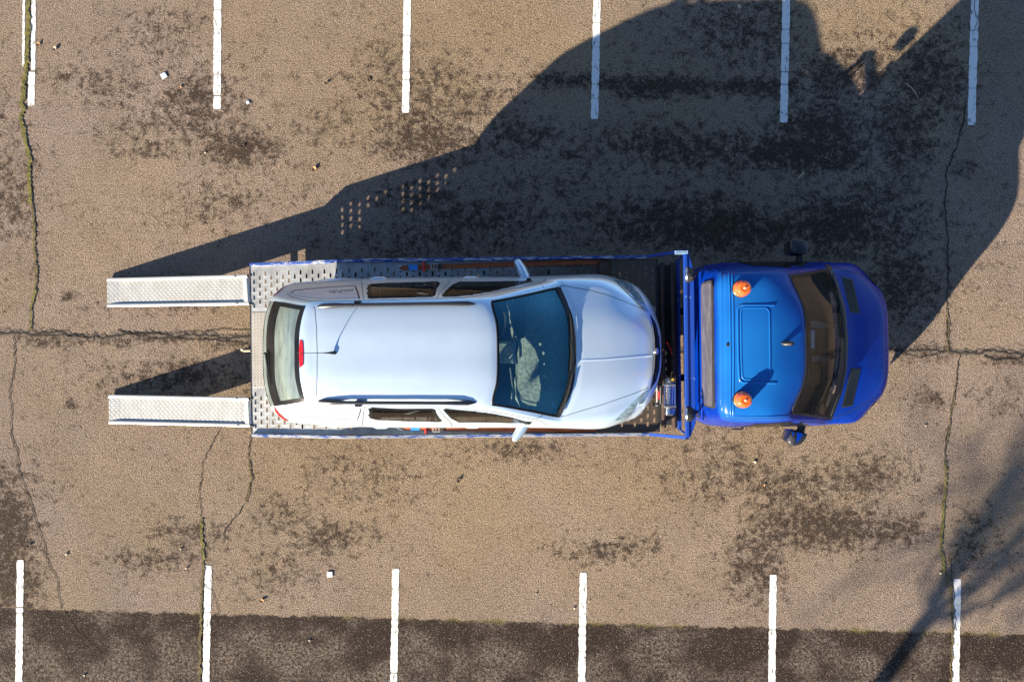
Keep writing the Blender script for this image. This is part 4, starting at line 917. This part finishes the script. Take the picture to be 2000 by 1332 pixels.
# ------------------------------------------------------------------ the car
car = root('estate_car', CL(2.3, 0, 0), 'silver estate car with roof rails on the truck deck', 'car')
car_rows = [
 row([.12, .13, .22, .30, .34, .40, .46, .50], [0, .35, .60, .70, .76, .79, .81, .80], [.26, .26, .26, .26, .25, .24, .23, .20]),
 row([.01, .02, .10, .18, .26, .34, .40, .46], [0, .35, .61, .72, .775, .81, .83, .82], [.50, .50, .50, .49, .47, .44, .36, .20]),
 row([.03, .04, .12, .19, .26, .34, .41, .47], [0, .35, .60, .70, .765, .81, .835, .83], [.68, .68, .67, .66, .63, .57, .40, .20]),
 row([.085, .10, .165, .20, .26, .34, .42, .48], [0, .34, .595, .66, .75, .815, .84, .835], [1.02, 1.02, 1.0, .98, .88, .70, .42, .20]),
 row([.30, .31, .375, .43, .50, .58, .62, .64], [0, .32, .565, .635, .77, .835, .855, .845], [1.225, 1.22, 1.19, 1.15, .90, .71, .42, .20]),
 row([.595, .605, .66, .70, .80, .85, .9, .95], [0, .28, .52, .595, .785, .85, .87, .86], [1.405, 1.40, 1.365, 1.31, .915, .72, .42, .20]),
 row([.79, .79, .79, .86, .98, 1.0, 1.0, 1.0], [0, .28, .53, .605, .792, .855, .875, .865], [1.432, 1.427, 1.385, 1.325, .92, .73, .42, .20]),
 row([1.45]*8, [0, .28, .54, .615, .80, .865, .885, .875], [1.452, 1.447, 1.40, 1.335, .925, .75, .42, .20]),
 row([2.1]*8, [0, .28, .55, .625, .805, .87, .89, .88], [1.45, 1.445, 1.395, 1.325, .925, .75, .42, .20]),
 row([2.60, 2.59, 2.55, 2.6, 2.6, 2.6, 2.6, 2.6], [0, .29, .56, .635, .805, .87, .89, .88], [1.43, 1.425, 1.375, 1.295, .92, .75, .42, .20]),
 row([2.735, 2.725, 2.675, 2.76, 2.78, 2.78, 2.78, 2.78], [0, .30, .565, .65, .805, .87, .89, .88], [1.405, 1.40, 1.345, 1.245, .918, .75, .42, .20]),
 row([3.18, 3.16, 3.07, 3.12, 3.08, 3.05, 3.05, 3.05], [0, .36, .65, .735, .81, .872, .892, .88], [1.21, 1.20, 1.135, 1.07, .912, .75, .42, .20]),
 row([3.61, 3.57, 3.43, 3.42, 3.38, 3.35, 3.35, 3.35], [0, .41, .735, .79, .83, .878, .895, .88], [1.00, .985, .925, .91, .885, .75, .42, .20]),
 row([3.72, 3.68, 3.54, 3.52, 3.50, 3.48, 3.46, 3.45], [0, .41, .725, .79, .84, .883, .90, .88], [.985, .972, .915, .895, .86, .74, .42, .20]),
 row([4.06, 4.05, 4.01, 4.0, 3.97, 3.95, 3.93, 3.93], [0, .36, .63, .745, .84, .895, .91, .88], [.925, .915, .865, .835, .775, .66, .42, .20]),
 row([4.36, 4.35, 4.30, 4.24, 4.18, 4.12, 4.1, 4.1], [0, .30, .54, .67, .79, .855, .89, .88], [.84, .832, .785, .76, .70, .60, .40, .20]),
 row([4.54, 4.53, 4.47, 4.40, 4.33, 4.27, 4.24, 4.22], [0, .25, .46, .60, .71, .80, .85, .86], [.76, .752, .71, .68, .62, .54, .38, .20]),
 row([4.635, 4.625, 4.56, 4.50, 4.43, 4.37, 4.31, 4.27], [0, .23, .45, .59, .70, .775, .83, .86], [.65, .645, .62, .60, .56, .50, .36, .20]),
 row([4.665, 4.655, 4.60, 4.545, 4.47, 4.40, 4.34, 4.29], [0, .23, .45, .59, .70, .775, .82, .85], [.42, .42, .42, .41, .40, .38, .32, .20]),
 row([4.62, 4.61, 4.56, 4.50, 4.44, 4.38, 4.33, 4.28], [0, .23, .45, .58, .68, .75, .80, .83], [.20]*8),
]
CAR = Surf(car_rows, CL, 16, 10)
NC = 7
win_rear_L = [(719, 558), (724, 556), (760, 553.5), (800, 552), (848, 551), (856, 551), (859, 554), (853, 563), (846, 579), (800, 581), (719, 582)]
win_rear_R = [(722, 797), (780, 798), (847, 799), (853, 810), (861, 823), (790, 822), (735, 819), (722, 815)]
win_fr_L = [(864, 578.5), (872, 568), (884, 557), (897, 551), (950, 550.5), (1000, 550.5), (1035, 550.5), (1000, 559), (960, 569), (920, 575.5), (890, 578)]
win_fr_R = [(866, 799), (890, 801), (920, 803), (960, 808), (1000, 816), (1030, 825), (1000, 825), (940, 824.5), (896, 824), (881, 816)]
car_arch = [(CL(x, s_*.87, .31), .355) for x in (.93, 3.56) for s_ in (1, -1)]
part('body', CAR.mesh([(10, 12, 0, 2), (3, 5, 0, 2)], (win_rear_L, win_rear_R, win_fr_L, win_fr_R), car_arch), 'silver', car, angle=180)
def arch(c, r, s_, parent, m_):
    pts_ = [c+Vector((r*math.cos(a), 0, r*math.sin(a))) for a in np.linspace(-.25, math.pi+.25, 22)]
    part('wheel_arch', MB().tube(pts_, [(.03, .030)]*22, 8), m_, parent)
    G = [[p+Vector((0, 0, 0)), p-Vector((0, s_*.30, 0))] for p in pts_]; part('arch_liner', MB().grid(G), 'black', parent)
for (c, r), s_ in zip(car_arch, (1, -1, 1, -1)): arch(c-Vector((0, s_*.028, 0)), r, s_, car, 'silver')
def sheet(S_, ua, ub, va, vb, off=0):
    return MB().grid([[S_.G[i][j] for j in range(int((NC+va)*S_.nv), int((NC+vb)*S_.nv)+1)] for i in range(int(ua*S_.nu), int(ub*S_.nu)+1)])
wsh = part('windshield', sheet(CAR, 10, 12, -2, 2), 'windshield', car, angle=180)
part('glass_border', border(CAR, 160, 192, 50, 90, 1.1, top=1.0, bot=2.6), 'frit', wsh)
seal(CAR, 160, 192, 50, 90, .007, wsh)
rwg = part('rear_window', sheet(CAR, 3, 5, -2, 2), 'rearglass', car, angle=180)
part('glass_border', border(CAR, 48, 80, 50, 90, 2.4, top=14, bot=3), 'frit', rwg)
cwl = CAR.patch([(1086, 560), (1095, 561), (1108, 590), (1117, 625), (1122.5, 688), (1118, 750), (1108, 785), (1096, 810), (1086, 811), (1100, 780), (1109, 740), (1113, 688), (1109, 630), (1101, 595)], .004, 5)
part('cowl', cwl, 'black', car)
for P in ([(1105, 772), (1101, 790), (1096, 803)], [(1116, 730), (1108, 765), (1097, 793), (1092, 803)], [(1112, 615), (1115, 650), (1115, 690), (1113, 722)], [(1113, 668), (1116, 690), (1117, 705)]):
    q = [CAR.hit(x, y) for x, y in P]; part('wiper', MB().tube([h+nn*.024 for h, nn in q], [.008]+[.011]*(len(q)-1), 6), 'black', car)
# side glass
def mirror_poly(P, cy=687.5): return P
for P in (win_rear_L, win_rear_R, win_fr_L, win_fr_R):
    w_ = part('side_window', CAR.patch(P, .004, 4), 'sidewin', car)
    c_ = sum((Vector(p) for p in P), Vector((0, 0)))/len(P); in_ = [Vector(p)+(c_-Vector(p)).normalized()*2.4 for p in P]
    part('window_edge', CAR.ribbon(in_+[in_[0]], .034, off=.006), 'frit', w_)
q_L = [(568, 572), (575, 568), (600, 565), (650, 561), (690, 558.5), (694, 560), (698, 570), (702, 582.5), (650, 583.5), (620, 583.5), (590, 580), (573, 575.5)]
q_R = [(572, 807), (590, 800), (615, 797), (650, 796), (705, 796.5), (702, 808), (698, 818), (690, 818), (640, 815), (600, 811.5), (577, 809)]
for P in (q_L, q_R):
    c = sum((Vector(p) for p in P), Vector((0, 0)))/len(P)
    quarter = part('quarter_window', CAR.patch(P, .003, 4), 'film', car, label='rear quarter window covered with pale film and faint script')
for wd, P in ((.016, [(568, 573), (575, 568), (600, 565), (650, 561), (690, 558.5), (694, 560), (698, 570), (702, 583)]),
              (.009, [(572, 807), (577, 809.5), (600, 812), (640, 815.5), (690, 818.5), (698, 818), (702, 808), (705, 797)])):
    part('window_seal', CAR.ribbon(P, wd, off=.005), 'black', car)
ch = MB(); CAR.ribbon([(723, 816.5), (790, 818.5), (860, 820.5)], .008, mb=ch, off=.006); CAR.ribbon([(893, 821.5), (960, 822), (1025, 823)], .008, mb=ch, off=.006); part('chrome_strip', ch, 'chrome', car)
# script on the quarter windows
def script(txt, cx, cy, size, ang, par):
    cu = bpy.data.curves.new('lettering', 'FONT'); cu.body = txt; cu.size = size; cu.shear = .45; cu.align_x = 'CENTER'; cu.align_y = 'CENTER'; cu.resolution_u = 2
    cu.space_character = 1.05
    to = bpy.data.objects.new('tmp', cu); COL.objects.link(to); bpy.context.view_layer.update()
    me_ = bpy.data.meshes.new_from_object(to.evaluated_get(bpy.context.evaluated_depsgraph_get())); bpy.data.objects.remove(to)
    a = math.radians(ang); mb = MB(); vs = []
    for v_ in me_.vertices:
        x, y = v_.co.x, v_.co.y*.62; h, nn = CAR.hit(cx+x*math.cos(a)-y*math.sin(a)*-1*-1, cy-(x*math.sin(a)+y*math.cos(a))); vs.append(h+nn*.0055)
    mb.add(vs, [tuple(p.vertices) for p in me_.polygons]); o = part('lettering', mb, 'ink', par, smooth=False); bpy.data.meshes.remove(me_); return o
script('wolf-fm', 664, 809, 15, -3, quarter)
script('wolf-fm', 668, 569, 15, 183, [o for o in car.children if o.name.startswith('quarter_window')][0])
# seams
sm = MB()
for P in ([(617.5, 783), (619, 740), (619.5, 690), (618, 640), (615, 604), (612, 599)],
          [(1266, 757), (1240, 768), (1180, 789), (1130, 804), (1100, 813.5), (1094, 812), (1093, 808)], [(1268, 610), (1240, 597), (1192, 578), (1150, 567), (1100, 558), (1095, 559), (1092, 564)],
          [(706, 541), (707, 560), (710, 584)], [(712, 794), (709, 815), (708, 830)], [(882, 541), (878, 551), (868, 562), (858, 573), (853, 583)], [(855, 796), (862, 807), (873, 818), (881, 826), (883, 832)],
          [(560, 573), (570, 580), (600, 587), (640, 588.5), (710, 587), (853, 583.5), (905, 582), (960, 573), (1010, 562), (1056, 553)],
          [(561, 804), (575, 798), (600, 794.5), (650, 793.5), (850, 795), (905, 798), (960, 804), (1010, 812), (1046, 819)],
          [(1067, 540), (1064, 548), (1054, 554), (1060, 559), (1063, 563)], [(1047, 818), (1060, 811)], [(1047, 819), (1060, 824), (1069, 832)]):
    part('panel_seam', CAR.ribbon(P, .006), 'seam', car)
# lamps
part('tail_lamp', CAR.patch([(533, 581), (538, 571), (548, 562), (561, 556.2), (552, 564), (542, 573)], .006, 3), 'red', car)
part('tail_lamp', CAR.patch([(536, 793), (545, 806), (556, 816), (565, 821.5), (556, 820), (544, 811), (537, 801)], .006, 3), 'red', car)
part('brake_lamp', CAR.patch([(586, 663), (592, 667), (593, 690), (592.5, 713), (586, 719), (584.5, 690)], .008, 3), 'red', car)
part('headlight', CAR.patch([(1199, 547), (1215, 549), (1232, 557), (1248, 573), (1258, 590), (1268, 610), (1258, 606), (1240, 588), (1218, 566)], .004, 4), 'lens', car)
part('headlight', CAR.patch([(1200, 822), (1216, 818), (1236, 807), (1252, 792), (1262, 776), (1268, 762), (1256, 768), (1238, 784), (1218, 804)], .004, 4), 'lens', car)
part('grille', CAR.patch([(1269, 612), (1281, 634), (1287, 660), (1289, 690), (1287, 722), (1281, 744), (1269, 762), (1274, 740), (1277.5, 716), (1279, 690), (1277.5, 660), (1274, 634)], .006, 3), 'frit', car)
gs = MB(); CAR.ribbon([(1267, 612), (1273, 634), (1276.5, 660), (1278, 690), (1276.5, 716), (1273, 740), (1267, 762)], .009, mb=gs, off=.009); part('grille_trim', gs, 'chrome', car)
h, nn = CAR.hit(1281, 686); part('badge', MB().lathe([(.038, .004), (.036, .012), (.003, .014)], h, 20, nn), 'chrome', car)
# bonnet creases
br = MB(); CAR.ribbon([(1126, 704), (1180, 702), (1240, 697), (1274, 694)], .035, mb=br, raised=.003); part('bonnet_crease', br, 'silver', car, angle=180)
# roof rails
for s_ in (1, -1):
    P = [(.80, .510, 1.395, .012), (.86, .515, 1.415, .026), (.98, .520, 1.432, .027), (1.10, .522, 1.450, .019), (1.4, .525, 1.456, .018), (1.8, .528, 1.458, .018), (2.15, .532, 1.452, .018), (2.3, .534, 1.443, .022), (2.42, .535, 1.418, .024), (2.50, .530, 1.398, .008)]
    part('roof_rail', MB().tube([CL(x, s_*y, z) for x, y, z, r in P], [(r, r*.8) for x, y, z, r in P], 12), 'rail', car)
    part('rail_foot', MB().box(1.20, 1.27, s_*.54-.03, s_*.54+.03, 1.38, 1.452, CL), 'rail', car, bevel=.006)
# antenna
h, nn = CAR.hit(649, 689); part('antenna', MB().tube([h+Vector((.03, 0, .0)), h+Vector((.01, 0, .022)), h+Vector((-.03, 0, .042)), h+Vector((-.08, 0, .085)), h+Vector((-.18, 0, .19)), h+Vector((-.29, 0, .31))], [.020, .017, .009, .004, .0032, .0028], 10), 'black', car)
h, nn = CAR.hit(524, 690); part('rear_wiper', MB().tube([h+nn*.01+Vector((-.03, 0, 0)), h+nn*.03, CAR.hit(527, 730)[0]+nn*.02, CAR.hit(531, 752)[0]+nn*.02], [.014, .016, .007, .005], 8), 'black', car)
# handles
for px_, py_ in ((735, 541.5), (908, 538), (738, 833), (910, 834.5)):
    s_ = 1 if py_ < 666 else -1; x0 = W(px_, py_, 1.3).x
    c = CL((x0+2.893)*1.027+.01, s_*.872, .77); part('door_handle', MB().tube([c+Vector((-.105, -s_*.03, 0)), c+Vector((-.05, -s_*.008, 0)), c+Vector((.05, -s_*.008, 0)), c+Vector((.105, -s_*.03, 0))], [(.012, .014), (.016, .018), (.016, .018), (.012, .014)], 10), 'silver', car)
# wing mirrors
for s_, pts_ in ((1, [(1028, 547), (1026, 540), (1018, 524), (1010, 510), (1008, 506)]), (-1, [(1027, 824), (1024, 830), (1015, 844), (1005, 857), (1002, 861)])):
    mm = bpy.data.objects.new('wing_mirror', None); COL.objects.link(mm); mm.parent = car; mm.location = W(*pts_[1], 1.60)-wloc(car)
    part('housing', MB().tube([W(x, y, 1.60) for x, y in pts_], [(.030, .03), (.055, .075), (.056, .085), (.042, .075), (.012, .03)], 16), 'silver', mm)
    q = [W(*p, 1.60) for p in pts_]; rr = MB().tube([q[1]+Vector((-.045, 0, 0)), q[2]+Vector((-.048, 0, 0)), q[3]+Vector((-.036, 0, 0))], [(.008, .06), (.008, .068), (.006, .058)], 10); part('mirror_glass', rr, 'chrome', mm)
    P = [(1042, 551), (1036, 549), (1034, 545), (1027, 549), (1018, 551)] if s_ > 0 else [(1043, 824), (1035, 824.5), (1028, 828), (1018, 824), (1010, 822)]
    part('mirror_base', CAR.patch(P, .008, 3), 'black', mm)
    part('mirror_stalk', MB().tube([q[0], CAR.hit(1033, 548 if s_ > 0 else 824)[0]], [.022, .03], 8), 'black', mm)
# interior
part('floor', MB().box(.3, 4.4, -.8, .8, .20, .22, CL), 'dark', car)
dm = MB(); G = []
for x, z in ((2.86, .50), (2.84, .70), (2.88, .82), (2.96, .875), (3.2, .90), (3.5, .89)): G.append([CL(x+.10*(1-(abs(y)/.75)**2)-(.05 if y > .1 and x < 2.9 else 0), y, z+.02*math.cos(y*4)) for y in np.linspace(-.72, .72, 25)])
dm.grid(G); dash = part('dashboard', dm, 'grey', car)
part('instrument_hood', MB().tube([CL(2.98, .62, .90), CL(2.96, .4, .93), CL(2.98, .16, .90)], [(.05, .02), (.09, .05), (.05, .02)], 12), 'seat', dash)
part('centre_console', MB().box(2.45, 2.95, -.13, .13, .25, .78, CL), 'grey', car, bevel=.03)
part('vent_trim', MB().box(2.90, 2.93, -.12, .10, .865, .90, CL), 'chrome', dash)
part('glovebox_edge', MB().tube([CL(2.87, -.18, .80), CL(2.90, -.40, .815), CL(2.87, -.68, .79)], .009, 8), 'alu', dash)
for s_ in (1, -1):
    for x in (1.85, .95+.12):
        se = MB(); se.box(x+.05, x+.55, s_*.36-.25, s_*.36+.25, .32, .50, CL); se.box(x-.10, x+.10, s_*.36-.24, s_*.36+.24, .45, 1.02, CL); se.box(x-.08, x+.02, s_*.36-.12, s_*.36+.12, 1.04, 1.20, CL)
        part('seat', se, 'seat', car, bevel=.05)
st = MB(); c = CL(2.72, .36, .86); st.tube([c+Vector((-.10*math.sin(a), .185*math.cos(a), .15*math.sin(a))) for a in np.linspace(0, 2*math.pi, 29)], .014, 8, cap=False); st.tube([c+Vector((0, -.17, 0)), c, c+Vector((0, .17, 0))], [.02, .04, .02], 8)
part('steering_wheel', st, 'seat', car)
part('load_cover', MB().box(.16, 1.0, -.62, .62, .955, .968, CL), 'cover', car)
lb = MB(); G = [[CAR.hit(1078+dx, y)[0]+Vector((0, 0, -.02)) for dx in (0, 7)] for y in (784, 797)]; lb.grid(G); part('permit_sticker', lb, 'paper', wsh)
h = CAR.hit(1010, 690)[0]; part('interior_mirror', MB().tube([h+Vector((0, -.11, -.12)), h+Vector((-.01, 0, -.11)), h+Vector((0, .11, -.12))], [(.012, .03)]*3, 10), 'seat', car)
for (c, r), s_ in zip(cab_arch, (1, -1)):
    arch(c-Vector((0, s_*.01, 0)), r, s_, truck, 'black')
for x in (.93, 3.56):
    for s_ in (1, -1): wheel(CL, x, s_*.765, .315, .2, car, zc=.315)

# ------------------------------------------------------------------ straps and chocks on the deck
def strap(path, w_, label, face):
    a = W(*path[0], .85); R = root('ratchet_strap', a, label, 'strap', 'ratchet straps lying along the deck rails')
    P = [W(x, y, DZ(TLi(W(x, y, .86))[0])+.016) for x, y in path]
    for i in range(len(P)): P[i] += Vector((0, 0, .004*math.sin(i*1.9)))
    part('webbing', MB().tube(P[:], [(w_/2, .005)]*len(P), 8), 'webbing', R, smooth=False)
    def at(px_): # point on the strap
        for (x0, y0), (x1, y1) in zip(path, path[1:]):
            if x0 <= px_ <= x1: return W(px_, y0+(y1-y0)*(px_-x0)/(x1-x0), DZ(TLi(W(px_, y0, .86))[0])+.024)
        return W(*path[0], .87)
    x0 = path[0][0]; h = at(x0)
    part('hook', MB().tube([h+Vector((.01, w_*.45, 0)), h+Vector((-.02, w_*.42, 0)), h+Vector((-.07, .0, 0)), h+Vector((-.02, -w_*.42, 0)), h+Vector((.01, -w_*.45, 0))], .005, 8), 'chrome', R)
    def bx(px_, wx, wy, z0, z1): c = at(px_); return MB().box(-wx/2, wx/2, -wy/2, wy/2, z0, z1, lambda x, y, z: c+Vector((x, y, z)))
    part('blue_tag', bx(x0+24, .11, w_*1.12, -.004, .004), 'tagblue', R, smooth=False)
    c = at(x0+45); part('red_handle', MB().tube([c+Vector((0, -.06, .02)), c+Vector((0, .065, .02))], [.013, .015], 8), 'tagred', R)
    rt = MB(); c = at(x0+65)
    for dx in (-.036, .0, .036): rt.tube([c+Vector((dx, -.034, .02)), c+Vector((dx, .034, .02))], .006, 6)
    for dy in (-.034, .034): rt.tube([c+Vector((-.04, dy, .02)), c+Vector((.05, dy, .03))], .005, 6)
    part('ratchet', rt, 'alu', R)
    part('webbing_roll', bx(x0+76, .06, w_*1.0, -.004, .03), 'rust', R, bevel=.008)
    return R
strap([(783, 523.5), (850, 521), (900, 519.5), (1000, 516.5), (1100, 513.5), (1180, 512)], .056, 'orange brown ratchet strap along the shaded upper deck rail', 1)
strap([(787, 835.5), (850, 837), (900, 837), (1000, 838), (1100, 839), (1165, 838)], .056, 'orange brown ratchet strap along the sunlit lower deck rail', -1)
def chock(px_, py_, label):
    c = TL(*TLi(W(px_, py_, .88))[:2], DZ(4)); o = MB(); q = .08
    pr = [(-q, 0), (q, 0), (q*.9, .03), (-.2*q, .12), (-q*.9, .09)]
    vs = [c+Vector((x, s_*.075, z+.004)) for s_ in (-1, 1) for x, z in pr]
    o.add(vs, [tuple(range(5)), tuple(range(5, 10))[::-1]]+[(i, (i+1) % 5, 5+(i+1) % 5, 5+i) for i in range(5)])
    return tag(part('wheel_chock', o, 'rust', origin=c, smooth=False, bevel=.008), label, 'wheel chock')
chock(1181, 524, 'rusty brown chock on the deck beside the front of the car')

# ------------------------------------------------------------------ bare tree beyond the lower edge of the frame, seen by its shadow
def TP(qx, qy, z): # point whose shadow falls on photo pixel (qx,qy)
    g = W(qx, qy, 0); return Vector((g.x-SX*z, g.y-SY*z, z))
base = TP(1650, 1425, 3.5); base.z = 0; top = TP(1700, 1362, 3.8)
tree = root('bare_tree', base, 'bare winter tree standing off the parking bays, its branch shadow at lower right', 'tree')
trk = MB(); fork = TP(1812, 1205, 4.3)
trk.tube([base-Vector((0, 0, .1)), base+Vector((0, 0, .4)), base.lerp(TP(1650, 1425, 3.5), .9), top, fork], [.24, .17, .13, .11, .095], 12); part('trunk', trk, 'bark', tree)
bt = MB(); TR = random.Random(21)
def limb(p, q, r0, r1, depth):
    m1 = p.lerp(q, .35)+Vector([TR.uniform(-.045, .045)*(q-p).length for _ in range(3)]); m2 = p.lerp(q, .7)+Vector([TR.uniform(-.05, .05)*(q-p).length for _ in range(3)])
    bt.tube([p, m1, m2, q], [r0, r0*.75+r1*.25, r0*.4+r1*.6, r1], 6 if depth else 8)
    if depth < 3:
        d0 = (q-p)
        for _ in range([7, 9, 6][depth]):
            t = TR.uniform(.45, 1); s0 = p.lerp(q, t); L_ = d0.length*TR.uniform(.35, .62)
            dr_ = (d0.normalized()+Vector([TR.uniform(-.38, .38) for _ in range(3)])).normalized()
            limb(s0, s0+dr_*L_, r0*.42, r1*.6, depth+1)
for qx, qy, z, r_ in ((1905, 1030, 5.4, .06), (1985, 905, 6.6, .05), (2050, 990, 6.2, .06), (2120, 1010, 6.4, .05), (2070, 1085, 5.8, .045), (2160, 880, 7.2, .05), (2040, 850, 7.4, .045), (1940, 1130, 5.0, .03), (2000, 1060, 5.6, .04), (1960, 990, 6.0, .035), (2010, 940, 6.8, .04), (2090, 930, 6.8, .04), (1880, 1090, 5.0, .028), (2100, 1120, 5.6, .035), (1930, 960, 6.6, .03)):
    limb(fork, TP(qx, qy, z), r_*.75, .010, 1)
part('branches', bt, 'bark', tree)
